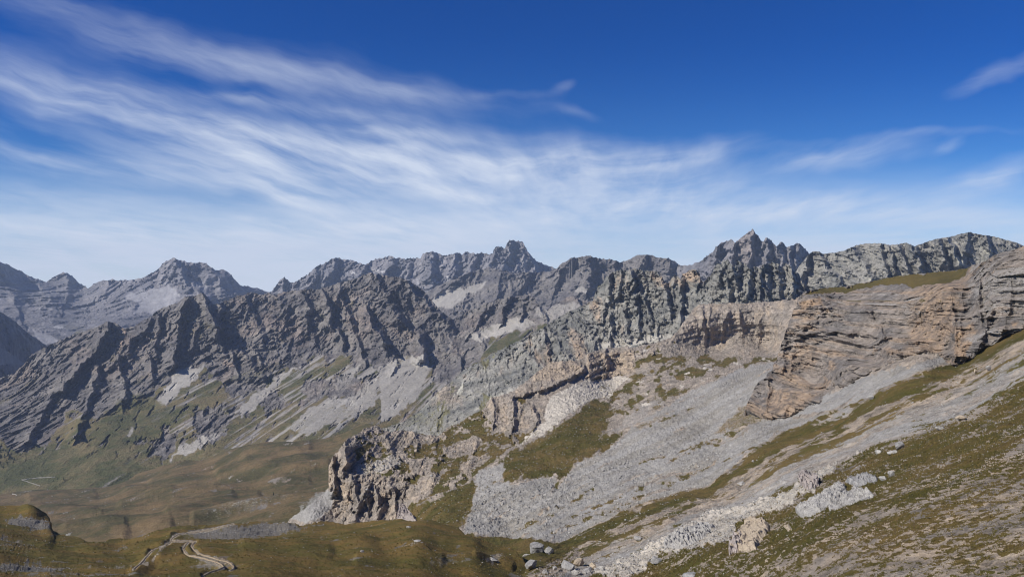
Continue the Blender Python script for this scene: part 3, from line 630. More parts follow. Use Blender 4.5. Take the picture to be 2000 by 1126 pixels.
s.push(farf * rk * (cl * 15 + led * (6 + 8 * sstep(900, 960, s.px)) - 4 + fa * 6 + fb * 2.6 + 1.1 * facets(X_ / 1.6, Z_ / 1.2, 388)))
gx, gy = X_ / 20, Y_ / 30
fine = fbm(gx, gy, 7, 391, .58)
lump = ridged(X_ / 9, Y_ / 14, 6, 395, .6)
near = np.clip(Y_ / 300, .18, 1.6)
disp = fine * 2.2 * near * (1 - .5 * s.mask['scree']) + lump * 1.2 * near * (.3 + .7 * (1 - s.mask['grass'])) * (1 - .45 * s.mask['scree'])
blk = boxed(s.wx, s.wy, pl('900,930 1180,880 1180,1060 900,1060'), 30, lambda x, y: sstep(-25, 25, poly_sd(x, y, pl('905,1040 930,965 1060,940 1150,900 1150,960 1050,1050'))))
disp += blk * 3.0 * np.maximum(fbm(X_ / 7, Y_ / 9, 4, 399, .6), -.1)
disp += pale_band * (1.1 * ridged(X_ / 4.5, Y_ / 7, 5, 401, .6)) * np.clip(Y_ / 180, .5, 1.3)
disp += lowr * sstep(260, 120, Y_) * .16 * facets(X_ / .7, Y_ / 1.5, 405)
disp += (1 - s.mask['grass']) * .5 * np.clip(Y_ / 300, .1, 2) * facets(X_ / (2.2), Y_ / 4.0, 406)
disp += lowr * (.22 * mott + .9 * np.clip(Y_ / 200, .3, 1.5) * stk)
disp -= rk * 0
s.finish(MJ, disp.astype(f32), (500, 500))
SJ = s
def depth_on(sheet, x, y):
    j = int(min(max((x - sheet.px[0, 0]) / (sheet.px[0, 1] - sheet.px[0, 0]), 0), sheet.px.shape[1] - 1))
    return float(np.interp(y, sheet.py[:, j], sheet.D[:, j]))
# --- brown cliff with the turf shelf
base = pl('1455,800 1490,812 1510,818 1545,812 1600,785 1650,755 1700,728 1750,705 1800,690 1845,690 1862,712 1890,702 1940,670 2000,640 2100,600 2250,560')
IC = [1470,765,640, 1500,740,650, 1500,790,605, 1527,700,680, 1530,650,700, 1562,577,740, 1600,590,705, 1600,650,665, 1600,700,640, 1600,750,590, 1615,561,770, 1685,552,770, 1700,590,650, 1700,650,600, 1700,700,540, 1755,538,730, 1807,533,710, 1860,528,680, 1780,575,590, 1780,650,530, 1850,560,520, 1860,640,450, 1860,690,425, 1893,523,570, 1870,590,480, 1947,496,490, 1972,489,475, 2000,481,460, 2000,560,410, 2000,620,385, 1930,560,450, 1920,640,412, 2100,450,430, 2250,400,390, 2250,520,320, 1820,680,462]
jb = [(1500, 816), (1545, 812), (1600, 785), (1650, 755), (1700, 728), (1750, 705), (1800, 690), (1862, 712), (1890, 702), (1940, 670), (2000, 640), (2100, 600), (2250, 560)]
for x, y in jb:
    d = depth_on(SJ, x, y); IC += [x, y, d, x, y + 24, d * 1.05]
IC += [1450, 820, 640, 1460, 850, 640]
s = Sheet('brown_cliff', '1452,806 1458,790 1466,774 1474,756 1482,745 1496,736 1500,727 1508,723 1511,709 1517,704 1519,690 1524,685 1526,669 1531,662 1533,648 1538,641 1541,626 1546,619 1549,604 1556,598 1558,586 1562,577 1572,571 1580,568 1600,563 1615,561 1650,560 1685,552 1720,545 1755,538 1807,533 1840,530 1860,528 1880,525 1891,523 1898,517 1910,514 1923,510 1935,502 1947,496 1960,492 1972,489 1985,486 2000,481 2050,465 2100,450 2250,400',
          '1452,840 1500,845 1545,835 1600,810 1650,780 1700,752 1750,730 1800,715 1862,735 1940,695 2000,665 2250,585', IC, step=0.9, jit=(1.4, 8), seed=29, c=22, wa=6)
X_, Y_, Z_ = s.U, s.D0, s.Z
sh = s.area('grass', '1566,576 1600,563 1650,560 1685,552 1755,538 1807,533 1860,528 1895,520 1886,538 1870,546 1830,556 1790,560 1760,554 1700,560 1640,572 1600,572', 1, 3, 5, 14)
s.area('grass', '1660,760 1700,728 1790,700 1860,700 1830,712 1750,735', .7, 4, 9, 12)
rk = 1 - np.clip(s.mask['grass'], 0, 1)
up = sstep(-10, 30, poly_sd(s.wx, s.wy, pl('1590,570 1900,530 1850,600 1780,660 1700,660 1600,640 1560,600')))
right = sstep(1850, 1905, s.wx + 30 * fbm(s.px / 25, s.py / 25, 4, 418))
s.area('warm', '1770,690 1780,620 1790,560 1850,548 1885,545 1870,600 1855,660 1840,690', .7, 14, 26, 24)
s.area('warm', '1562,590 1600,580 1610,590 1570,606', 1, 3, 3); s.area('warm', '1866,650 1900,630 1905,660 1880,700 1862,690', .9, 4, 6); s.area('warm', '1525,730 1560,680 1600,690 1590,720', .5, 6, 10)
s.area('warm', '1490,800 1500,760 1560,760 1600,770 1540,815', .7, 6, 10); s.area('warm', '1975,630 1988,625 1985,645', .9, 3)
wn = fbm(X_ / 22, Z_ / 9, 5, 421, .62)
s.mask['warm'] = np.maximum(s.mask['warm'], sstep(-.02, .32, wn) * .72 * (1 - right * .15))
s.mask['light'] = right * sstep(-.1, .25, fbm(X_ / 14, Z_ / 26, 4, 425, .6)) * .55
s.mask['light'] = np.maximum(s.mask['light'], up * sstep(.12, .3, fbm(X_ / 9, Z_ / 4, 4, 427, .6)) * .6)
s.mask['scree'] = s.area('scree', '1490,818 1550,830 1640,790 1700,750 1760,730 1600,760', 0) * 0
s.mask['grass'] = np.maximum(s.mask['grass'], up * sstep(.2, .4, fbm(X_ / 12, Z_ / 5, 4, 429, .6)) * .6)
for ln in '''1527,640 1532,680 1528,720;8|10|14
1545,690 1548,720 1540,735;6|12|8
1500,735 1500,760 1495,800;8|14|10
1527,760 1532,785 1530,810;7|14|12
1560,598 1620,600 1700,606;8|9|5
1560,650 1640,646 1720,655 1790,668;12|10|6
1600,655 1680,672 1760,690;9|9|6
1880,560 1880,600 1876,640 1880,690;5|14|8
1915,545 1912,590 1916,620;10|16|6
1935,600 1925,640 1910,680;6|18|9
1975,560 1970,610 1960,640;4|18|10
1862,600 1868,650 1866,700;9|14|9
1690,600 1698,612 1704,618;8|7|4
1720,640 1722,650 1728,658;8|8|4'''.split('\n'):
    a_, b_ = ln.split(';'); amp, l_, r_ = [float(q) for q in b_.split('|')]; s.stroke(a_, amp, l_, r_)
w1 = fbm(X_ / 40, Z_ / 26, 4, 431, .55)
q = (Z_ - .10 * X_ + .05 * Y_) / 7.5 + 1.1 * w1
saw = q - np.floor(q); ledge = np.where(saw < .75, saw / .75, (1 - saw) / .25)
q2 = (Z_ - .06 * X_) / 2.6 + 1.6 * w1; saw2 = np.abs(q2 - np.floor(q2) - .5) * 2
lm = sstep(-.25, .2, fbm(X_ / 26, Z_ / 14, 4, 435))
cl = ridged(X_ / 26 + .4 * w1, Z_ / 22, 7, 441, .56)
cl2 = ridged(X_ / 15 - Z_ * .012, Z_ / 60, 6, 445, .55)
s.push(rk * ((1 - right) * (ledge * 2.4 * lm + saw2 * .8 + cl2 * 5 + cl * 13 * (1 - .4 * up)) + right * (cl2 * 9 + cl * 7 + saw2 * .5) + 1.6 * fbm(X_ / 5, Z_ / 4, 5, 449, .65) + 2.6 * ridged(X_ / 8 + w1, (Z_ + .1 * X_) / 5, 5, 452, .6) + 4.6 * facets(X_ / 9 + w1 * 2, (Z_ - .1 * X_) / 3.6 + w1 * 2, 461) + 1.0 * facets(X_ / 1.5, Z_ / .8, 467) + 2.6 * facets(X_ / 3.4 + w1 * 3, (Z_ - .1 * X_) / 1.5 + w1 * 3, 463)))
s.finish(MI, (.5 * fbm(X_ / 3, Y_ / 5, 4, 451, .6)).astype(f32), (260, 300))
SI = s
# --- valley floor
s = Sheet('valley', '-260,965 -100,962 0,956 60,952 110,948 160,946 210,938 250,926 300,912 338,900 380,892 420,884 461,875 520,868 560,862 615,853 650,842 680,836 700,831 720,828 745,826 790,828 830,822 900,815 980,830',
          '-260,1110 -100,1110 0,1100 400,1080 640,1060 980,1050',
          [-260,965,2500, 0,955,2560, 110,946,2600, 210,936,2560, 338,898,2560, 461,873,2480, 615,851,2420, 700,829,2350, 745,824,2250, 830,820,2000, 980,830,1800,
           0,1000,1850, 100,1000,1650, 200,980,1900, 300,950,2050, 400,930,2050, 500,900,2100, 600,880,2100, 600,905,1900, 500,930,1850, 640,930,1700, 400,960,1650, 300,990,1500, 500,970,1450, 600,960,1450, 200,1020,1300, 350,1020,1150, 500,1005,1130, 600,990,1150, 640,1000,1080, 0,1060,1200, 200,1070,1000, 400,1060,950, 640,1050,900, 860,840,1800, 800,860,1700, 900,1000,1000],
          step=1.1, jit=(1.2, 16), seed=32, c=35, wa=2)
X_, Y_, Z_ = s.U, s.D0, s.Z
for ln in '''470,880 520,872 580,868 640,856;40|10|6
480,895 540,880 600,872;40|8|9
430,925 480,918 540,915 640,914;70|6|9
250,960 340,965 420,955 500,960;40|10|8
240,985 300,965 330,955;50|10|8
330,1000 390,985 450,965;40|8|7
380,1010 480,985 560,970 640,955;34|6|6
60,970 120,966 180,968;30|8|6
300,940 400,925 480,900;40|10|8
130,1030 190,1022 240,1030;40|10|8
200,1010 280,1020 330,1022;30|10|8
420,945 520,935 600,935;30|8|6
60,985 130,990 180,1000;40|14|9'''.split('\n'):
    a_, b_ = ln.split(';'); amp, l_, r_ = [float(q) for q in b_.split('|')]; s.stroke(a_, amp * .13, l_ * 2.0, r_ * 1.8, True)
h1 = fbm(X_ / 300, Y_ / 190, 4, 501, .42) * 1.5; h2 = fbm(X_ / 130 + 3, Y_ / 90, 3, 505, .5)
s.mask['grass'] = np.clip(.92 + .5 * fbm(X_ / 90, Y_ / 160, 4, 511, .6) - 0.6 * sstep(.2, .45, fbm(X_ / 50, Y_ / 90, 5, 515, .65)), 0, 1)
s.mask['warm'] = sstep(-.1, .3, fbm(X_ / 140, Y_ / 260, 3, 521)) * .6
s.mask['light'] = sstep(.24, .5, fbm(X_ / 22, Y_ / 50, 5, 531, .66) + .12 * fbm(X_ / 150, Y_ / 300, 2, 533)) * .6
s.area('grass', '440,930 470,918 560,914 640,912 650,925 600,930 520,930', 1, 3, 4)
for q_, v in (('385,1012 400,1000 450,985 520,978 580,968 640,955 640,965 560,985 480,1000 420,1010', .65), ('215,930 235,918 330,890 345,880 320,905 260,930', .8), ('455,873 350,897 335,902 370,880', .5), ('560,1012 640,955 650,962 640,1005 600,1020', .9), ('100,1010 140,1000 200,1030 260,1040 220,1048 140,1030', .5), ('520,935 560,928 560,940', .6)):
    s.area('light', q_, v * .62, 9, 14, 10)
s.mask['grass'] *= 1 - .7 * s.mask['light']
for q_ in ('20,1000 40,985 60,1000',): pass
s.area('scree', '480,886 500,884 492,890', 0, 2)
s.finish(MV, (h1 * 16 + h2 * 2.5 + 1.2 * fbm(X_ / 40, Y_ / 34, 3, 541, .55)).astype(f32), None)
SV = s
# --- turf knolls close by, left and centre
s = Sheet('grassy_knoll', '-260,985 -100,990 0,991 25,990 50,992 70,995 85,999 93,1008 97,1022 102,1032 120,1040 140,1048 160,1053 190,1055 225,1053 260,1050 290,1042 320,1033 350,1028 390,1024 430,1021 480,1020 530,1019 560,1022 590,1025 620,1026 650,1024 680,1024 700,1022 725,1019 750,1018 775,1018 800,1021 830,1018 850,1019 870,1026 890,1036 915,1048 940,1055 965,1064 985,1072 1005,1082 1020,1092 1035,1104 1045,1118 1050,1140',
          '-260,1180 1050,1180',
          [-260,985,420, 0,991,400, 70,995,400, 97,1020,390, 140,1048,330, 225,1053,330, 320,1033,360, 430,1021,400, 530,1019,420, 620,1026,390, 700,1022,380, 760,1018,370, 830,1018,350, 890,1036,330, 965,1064,290, 1020,1092,250, 1050,1140,215,
           0,1020,350, 60,1030,345, 0,1060,230, 100,1060,270, 200,1075,230, 300,1060,260, 340,1052,280, 400,1040,330, 520,1035,350, 600,1045,300, 700,1045,290, 700,1080,210, 800,1050,260, 850,1080,220, 930,1090,220, 400,1075,210, 500,1080,200, 250,1100,170, 100,1100,160, 0,1110,130, 300,1126,140, 450,1126,140, 600,1126,150, 750,1126,165, 900,1126,190, 1000,1126,210, 0,1180,85, 300,1180,100, 600,1180,110, 900,1180,150, 1050,1180,180, -260,1100,130, -260,1180,80],
          step=1.0, jit=(.8, 22), seed=35, c=35, wa=1.5)
X_, Y_, Z_ = s.U, s.D0, s.Z
s.mask['grass'][:] = .95
n1 = fbm(X_ / 9, Y_ / 22, 5, 601, .62)
s.mask['grass'] -= .55 * sstep(.16, .4, n1)
for q_, v in (('10,1015 40,1008 80,1018 98,1032 90,1040 40,1030 15,1025', 1), ('0,1048 50,1060 85,1076 50,1080 0,1074', .45), ('0,1090 60,1092 140,1102 90,1112 0,1112', .8), ('170,1126 200,1110 235,1118 240,1126', .9), ('360,1048 400,1036 470,1028 520,1022 580,1024 600,1030 540,1042 460,1052 400,1052', .9), ('60,1115 160,1112 180,1126 60,1126', .6), ('205,1072 240,1064 260,1066 220,1074', .7)):
    m_ = s.area('scree', q_, v * .8, 6, 10, 9); s.mask['grass'] *= 1 - m_
for q_, v in (('262,1112 275,1100 300,1090 320,1066 335,1062 310,1085 290,1100', .9), ('780,1072 810,1065 830,1068 800,1072', .7), ('835,1098 880,1090 905,1098 860,1106', .5), ('945,1090 975,1084 990,1090 960,1098', .7), ('0,1050 50,1056 70,1062 20,1056', .6), ('90,1105 150,1100 210,1098 280,1094 200,1104', .6), ('370,1088 430,1096 460,1104 400,1104', .5), ('685,1072 700,1070 706,1076', .7)):
    m_ = s.area('light', q_, v * .8, 4, 7, 8); s.mask['grass'] *= 1 - m_
s.area('warm', '370,1060 480,1075 640,1090 600,1126 480,1126 420,1090', .5, 10, 12)
for ln in '''760,1020 800,1040 820,1060;14|40|30
840,1020 880,1045 920,1062;14|30|18
620,1030 660,1045 720,1060;10|26|20
480,1060 560,1065 640,1075;10|14|14
930,1082 975,1088 1000,1100;10|8|8
700,1090 780,1085 860,1092;8|12|10
340,1050 300,1080 265,1110;10|14|18
60,995 90,1010 97,1030;20|20|8
110,1060 200,1085 300,1090;-8|14|12
400,1030 480,1022 560,1024;8|8|4'''.split('\n'):
    a_, b_ = ln.split(';'); amp, l_, r_ = [float(q) for q in b_.split('|')]; s.stroke(a_, amp * .10, l_ * 1.4, r_ * 1.3, True)
d_ = fbm(X_ / 52, Y_ / 40, 4, 611, .5) * 2.8 + .3 * ridged(X_ / 14, Y_ / 12, 3, 615, .55) + s.mask['scree'] * .5 * facets(X_ / 2.5, Y_ / 3, 618)
TR = ['455,1023 430,1030 400,1037 372,1040 350,1043 338,1049 334,1054 332,1060 322,1066 310,1072 295,1078 285,1088 277,1097 268,1106 261,1112',
      '332,1058 350,1057 369,1057 362,1064 357,1072 362,1080 369,1085 385,1088 400,1091 424,1097 434,1102 437,1106 425,1112 409,1118 396,1126',
      '369,1057 381,1058 376,1062 374,1066 379,1074 387,1080 398,1085 409,1088 430,1094 442,1096 452,1100 457,1106 455,1110 449,1114']
trail = np.zeros(s.px.shape, f32)
for q in TR: trail = np.maximum(trail, boxed(s.px, s.py, pl(q), 16, lambda x, y: sstep(7, 1.5, segs(x, y, pl(q))[0])))
worn = sstep(.6, 1.05, trail + .5 * fbm(s.px / 7, s.py / 5, 4, 640, .65))
s.up = s.up * (1 - .8 * trail); d_ = d_ * (1 - .85 * trail)
s.mask['light'] = np.maximum(s.mask['light'], worn * .6); s.mask['grass'] *= 1 - worn
s.finish(MK, d_.astype(f32), (90, 140), 12)
SK = s
HAZE = 0.000034
# --- ground far below everything
mg = terrain_mat('low_ground', 10, (.2, .19, .18), (.15, .15, .14), (.3, .3, .3), (.1, .09, .04), (.12, .1, .05), (.2, .16, .1))
g = np.linspace(-9300, 9300, 60); gy = np.linspace(-3000, 12400, 60)
GXm, GYm = np.meshgrid(g, gy)
rr_ = np.hypot(GXm, GYm)
GZ = -900 + 260 * fbm(GXm / 2500, GYm / 2500, 4, 700) + np.clip((np.hypot(GXm, GYm - 6000) - 9000) / 6000, 0, 1) * 200
gp = np.stack([GXm, GYm, GZ], -1)[::-1]
o = grid_object('ground', gp.astype(f32), np.tile(np.array([.8, 0, .2, 0], f32), (60, 60, 1)), mg); o['kind'] = 'structure'

def stone_mat(name, a, bcol, px=.12, lich=(.12, .11, .07)):
    m, b, p = new_mat(name)
    pos = b.node('ShaderNodeNewGeometry').outputs['Position']
    n1 = b.noise(pos, 1 / (px * 14), 5, .65); n2 = b.noise(pos, 1 / (px * 3), 3, .7)
    c = b.mix(b.ramp(n1, .35, .65), a, bcol)
    k = b.ramp(n2, .25, .75, .6, 1.35, False)
    c = b.mix(1.0, c, b.comb(k, k, k), 'MULTIPLY')
    c = b.mix(b.ramp(b.noise(pos, 1 / (px * 6), 4, .7), .60, .68, 0, .7), c, lich)
    b.l.new(c, p.inputs['Base Color'])
    bp = b.node('ShaderNodeBump'); bp.inputs['Strength'].default_value = .9; bp.inputs['Distance'].default_value = px * 1.5
    b.l.new(b.m('ADD', b.m('MULTIPLY', n1, 3.0), n2), bp.inputs['Height']); b.l.new(bp.outputs[0], p.inputs['Normal'])
    return m
M_GREY = stone_mat('grey_limestone', (.33, .32, .30), (.23, .225, .215))
M_PALE = stone_mat('pale_limestone', (.42, .40, .36), (.30, .285, .26))
M_SAND = stone_mat('sandy_rock', (.46, .38, .27), (.38, .31, .23))
M_PINK = stone_mat('pinkish_rock', (.40, .34, .30), (.28, .25, .23))
M_TAN = stone_mat('tan_stone', (.34, .29, .22), (.26, .225, .175))
M_TRAIL = stone_mat('trail_dirt', (.38, .30, .195), (.29, .22, .14), .1, (.26, .20, .12))
M_ROAD = stone_mat('road_gravel', (.30, .28, .24), (.25, .235, .20), .5, (.22, .2, .16))

def rock_mesh(name, seed, sub, dims, mat, cuts=16, rough=.06):
    rnd = np.random.RandomState(seed)
    bm = bmesh.new(); bmesh.ops.create_icosphere(bm, subdivisions=sub, radius=1)
    n = rnd.randn(cuts, 3); n /= np.linalg.norm(n, axis=1)[:, None]; d = rnd.uniform(.55, .95, cuts)
    V = np.array([v.co[:] for v in bm.verts]); V /= np.linalg.norm(V, axis=1)[:, None]
    dt = V @ n.T; r = np.where(dt > .05, d / np.maximum(dt, .05), 9).min(1); r = np.minimum(r, 1.15)
    r = r * (1 + rough * 2 * fbm(V[:, 0] * 2 + seed, V[:, 1] * 2 + V[:, 2] * 3, 4, seed % 50))
    V = V * r[:, None] * np.array(dims) / 2
    for v, q in zip(bm.verts, V): v.co = q
    me = bpy.data.meshes.new(name); bm.to_mesh(me); bm.free(); me.materials.append(mat)
    return me
def tag(o, label, cat, group=None):
    o['label'] = label; o['category'] = cat
    if group: o['group'] = group
def put_rock(me, name, sheet, px, py, scale=1.0, rz=0.0, sink=.2, tilt=True):
    p, n = sheet.at(px, py)
    o = bpy.data.objects.new(name, me); COL.objects.link(o)
    q = Vector((0, 0, 1)).rotation_difference((n + Vector((0, 0, 1.2))).normalized() if tilt else Vector((0, 0, 1)))
    o.rotation_euler = (q.to_matrix() @ __import__('mathutils').Matrix.Rotation(rz, 3, 'Z')).to_euler()
    o.scale = (scale,) * 3
    o.location = p + n * (.5 - sink) * scale * me['h']
    return o
def sized(name, seed, sub, w, d, h, mat, **k):
    me = rock_mesh(name, seed, sub, (w, d, h), mat, **k); me['h'] = float(h); return me
def mpp(sheet, px, py): return sheet.at(px, py)[0].y / F      # metres per frame pixel there

# boulders by the gully at the foot of the slope
k = mpp(SJ, 1052, 1076)
o = put_rock(sized('boulder', 11, 5, 34 * k, 30 * k, 27 * k, M_GREY), 'boulder', SJ, 1050, 1080, 1, .4, .2); tag(o, 'large rounded grey boulder standing in the grassy gully at the foot of the slope', 'boulder')
o = put_rock(sized('boulder', 12, 4, 22 * k, 20 * k, 15 * k, M_GREY), 'boulder', SJ, 1073, 1081, 1, 1.4, .2); tag(o, 'smaller grey boulder leaning against the right side of the large rounded one', 'boulder')
o = put_rock(sized('boulder', 13, 3, 14 * k, 11 * k, 7 * k, M_PALE), 'boulder', SJ, 1029, 1085, 1, .2, .2); tag(o, 'low flat pale stone just left of the large rounded boulder in the gully', 'boulder')
row = [(893, 1122, 16, 8, M_PALE), (914, 1122, 30, 14, M_PALE), (945, 1120, 16, 14, M_GREY), (960, 1121, 12, 10, M_PALE), (983, 1118, 24, 17, M_PALE), (1008, 1124, 14, 7, M_GREY), (1040, 1114, 34, 20, M_GREY), (1064, 1121, 14, 10, M_PALE), (1082, 1116, 12, 9, M_PALE), (1108, 1113, 30, 20, M_GREY), (1135, 1106, 24, 20, M_SAND), (1160, 1112, 20, 14, M_SAND), (1124, 1123, 22, 12, M_PALE), (1150, 1122, 26, 12, M_PALE), (1176, 1118, 16, 10, M_PALE)]
for i, (x_, y_, w_, h_, mt) in enumerate(row):
    sh_ = SK if x_ < 1000 and False else SJ
    k = mpp(sh_, x_, y_)
    o = put_rock(sized('boulder', 30 + i, 4, w_ * k, w_ * k * .8, h_ * k * 1.1, mt), 'boulder', sh_, x_, y_, 1, i * 1.3, .15)
    kind = {id(M_PALE): 'pale', id(M_GREY): 'grey', id(M_SAND): 'sandy orange'}[id(mt)]
    tag(o, kind + ' angular boulder in the row along the lower edge below the gully', 'boulder', kind + ' boulders along the lower edge')
for (x_, y_, w_, h_, mt, lb, sd_) in ((1745, 931, 19, 13, M_PALE, 'larger of two bright white blocks on the turf above the long pale slab', 61), (1727, 940, 14, 10, M_PALE, 'smaller bright white block just below and left of the larger white block', 62),
        (1760, 876, 22, 15, M_GREY, 'dark tipped grey boulder on turf above the white blocks', 63), (1745, 886, 24, 9, M_PALE, 'low pale stone tongue left of the dark tipped boulder on the turf', 64), (1716, 886, 14, 9, M_PALE, 'small pale lump of rock left of the dark tipped boulder', 65),
        (1838, 840, 16, 10, M_PALE, 'pale stone beside the gravel band high on the right slope', 66), (1880, 820, 26, 9, M_SAND, 'long pale sandy stone on the upper edge of the turf at right', 67), (1247, 1052, 20, 8, M_PALE, 'flat cream stone lying on the green turf below the scree', 68), (1283, 1100, 26, 14, M_GREY, 'dark grey boulder in the pale rubble band at lower centre', 69), (1450, 947, 16, 8, M_PALE, 'pale flat stone in the thin turf band below the grey scree', 70), (1350, 1124, 34, 8, M_GREY, 'low grey rock cut by the lower edge of the photo below the rubble band', 71),
        (1934, 720, 12, 9, M_PALE, 'pale block on the slope under the grey cliff at right', 72), (1906, 725, 10, 8, M_SAND, 'reddish block on the slope under the grey cliff at right', 73), (1705, 779, 12, 10, M_PALE, 'pale pointed stone on the streaked slope right of the brown buttress', 74), (1172, 720, 7, 6, M_PALE, 'tiny pale block under the orange wall', 75), (1176, 756, 7, 5, M_PALE, 'tiny pale block below the orange wall by the pale scree', 76)):
    k = mpp(SJ, x_, y_)
    o = put_rock(sized('boulder', sd_, 4, w_ * k, w_ * k * .7, h_ * k, mt, cuts=10), 'boulder', SJ, x_, y_, 1, sd_, .12); tag(o, lb, 'boulder')
for (x_, y_, w_, h_, lb, sd_) in ((797, 1036, 12, 5, 'white flat stone on the crest of the grassy knoll', 81), (815, 1067, 16, 4, 'low pale rock in the turf on the middle of the grassy knoll', 82), (708, 1081, 11, 5, 'pale stone low in the turf on the left of the knoll', 83), (965, 1093, 22, 7, 'pale flat rock at the right end of the knoll above the boulder row', 84)):
    k = mpp(SK, x_, y_)
    o = put_rock(sized('boulder', sd_, 3, w_ * k, w_ * k * .8, h_ * k, M_PALE), 'boulder', SK, x_, y_, 1, sd_, .2); tag(o, lb, 'boulder')

def patch_rock(name, label, sheet, poly, T, mat, step=1.5, edge=4.0, rid=(3, 3), seed=1, amp=.5, sl=0.0, cat='rock outcrop'):
    P = pl(poly); xs = np.arange(P[:, 0].min() - 4, P[:, 0].max() + 4, step); ys = np.arange(P[:, 1].min() - 4, P[:, 1].max() + 4, step)
    Xg, Yg = np.meshgrid(xs, ys)
    sdv = poly_sd(Xg + 1.5 * fbm(Xg / 7, Yg / 7, 3, seed), Yg + 1.5 * fbm(Xg / 7, Yg / 7, 3, seed + 9), P)
    r = ridged((Xg - sl * Yg) / rid[0], (Yg + sl * Xg) / rid[1], 5, seed, .55)
    T = T * .62
    h = T * (sstep(-1.5, edge, sdv) * (1 - amp + amp * 2 * r)) - T * .35 * (sdv < 0) - .15
    keep = sdv > -2.5
    bm = bmesh.new(); vid = {}
    for i in range(Xg.shape[0]):
        for j in range(Xg.shape[1]):
            if keep[i, j]:
                p, n = sheet.at(float(Xg[i, j]), float(Yg[i, j])); vid[i, j] = bm.verts.new(p + (n + Vector((0, 0, .6))) * .8 * float(h[i, j]))
    for (i, j), v in vid.items():
        q = [(i, j), (i, j + 1), (i + 1, j + 1), (i + 1, j)]
        if all(t in vid for t in q): bm.faces.new([vid[t] for t in reversed(q)])
    me = bpy.data.meshes.new(name); bm.to_mesh(me); bm.free(); me.materials.append(mat)
    o = bpy.data.objects.new(name, me); COL.objects.link(o); tag(o, label, cat); return o
patch_rock('rock_outcrop', 'long pale grey slab of bare rock lying down the turf slope with dark cracks', SJ, '1554,1000 1572,985 1600,966 1622,955 1640,948 1652,950 1655,962 1640,978 1615,992 1590,1005 1566,1012', 2.0, M_PALE, 1.2, 3, (30, 5), 3, .35, .55)
patch_rock('rock_outcrop', 'broken pale slab joined to the right side of the long pale grey slab', SJ, '1652,962 1672,955 1698,960 1710,966 1690,976 1660,985 1620,998 1618,990', 1.5, M_PALE, 1.2, 3, (24, 4), 4, .45, .45)
patch_rock('rock_outcrop', 'small pale slab above the long pale slab beside two white blocks', SJ, '1652,946 1672,936 1690,931 1714,933 1716,942 1700,947 1672,950', 1.6, M_GREY, 1.2, 3, (20, 4), 5, .45, .4)
patch_rock('rock_outcrop', 'sandy yellow lump of rock dotted with dark turf above the lower turf slope', SJ, '1458,1014 1474,1010 1492,1018 1504,1026 1500,1045 1484,1060 1480,1076 1462,1082 1440,1078 1424,1084 1430,1058 1444,1040 1450,1024', 2.2, M_SAND, 1.2, 5, (18, 10), 6, .3, .3)
patch_rock('rock_outcrop', 'pinkish broken rock on the left flank of the sandy yellow lump', SJ, '1424,1086 1430,1058 1444,1040 1454,1044 1450,1060 1456,1072 1440,1080', 2.4, M_PINK, 1.2, 3, (8, 7), 7, .5)
patch_rock('rock_outcrop', 'craggy grey and pink rock sticking out of the pale rubble band', SJ, '1560,935 1572,926 1586,930 1600,938 1602,952 1588,962 1572,958 1564,948', 2.6, M_PINK, 1.1, 3, (7, 6), 8, .55)
patch_rock('rock_outcrop', 'flat bare sandy patch of rock right of the sandy yellow lump', SJ, '1530,1028 1544,1024 1548,1034 1540,1038', .8, M_SAND, 1.2, 3, (10, 6), 9, .4)
patch_rock('rock_outcrop', 'pale pinkish wedge of bare rock under the dark cliffs of the spur', SJ, '779,990 790,984 800,996 812,1010 818,1022 776,1022', 8, M_PINK, 1.0, 6, (6, 9), 10, .6)
patch_rock('rock_outcrop', 'broken grey rubble ridge with pinkish rock in the lower centre of the slope', SJ, '1300,1058 1330,1038 1380,1020 1400,1030 1380,1050 1340,1072 1300,1078', 1.5, M_PALE, 1.3, 5, (9, 6), 12, .6, .3)

# --- loose boulders on the block field
lib = [sized('boulder', 200 + i, 3, 1, .8, .75, M_GREY if i % 3 else M_PALE, cuts=12) for i in range(8)]
rnd = random.Random(5)
bf = pl('900,1042 925,990 950,955 1010,950 1060,945 1090,955 1140,930 1170,935 1160,970 1110,1000 1050,1040 1000,1048')
cnt = 0
while cnt < 170:
    x_, y_ = rnd.uniform(895, 1175), rnd.uniform(925, 1050)
    if poly_sd(np.array([x_]), np.array([y_]), bf)[0] < 0: continue
    k = mpp(SJ, x_, y_); sz = (2.6 + 6.5 * rnd.random() ** 2.6) * k
    o = put_rock(rnd.choice(lib), 'boulder', SJ, x_, y_, sz, rnd.uniform(0, 6), .25)
    tag(o, 'grey angular boulder among many in the block field at the foot of the scree', 'boulder', 'boulders of the block field below the scree'); cnt += 1
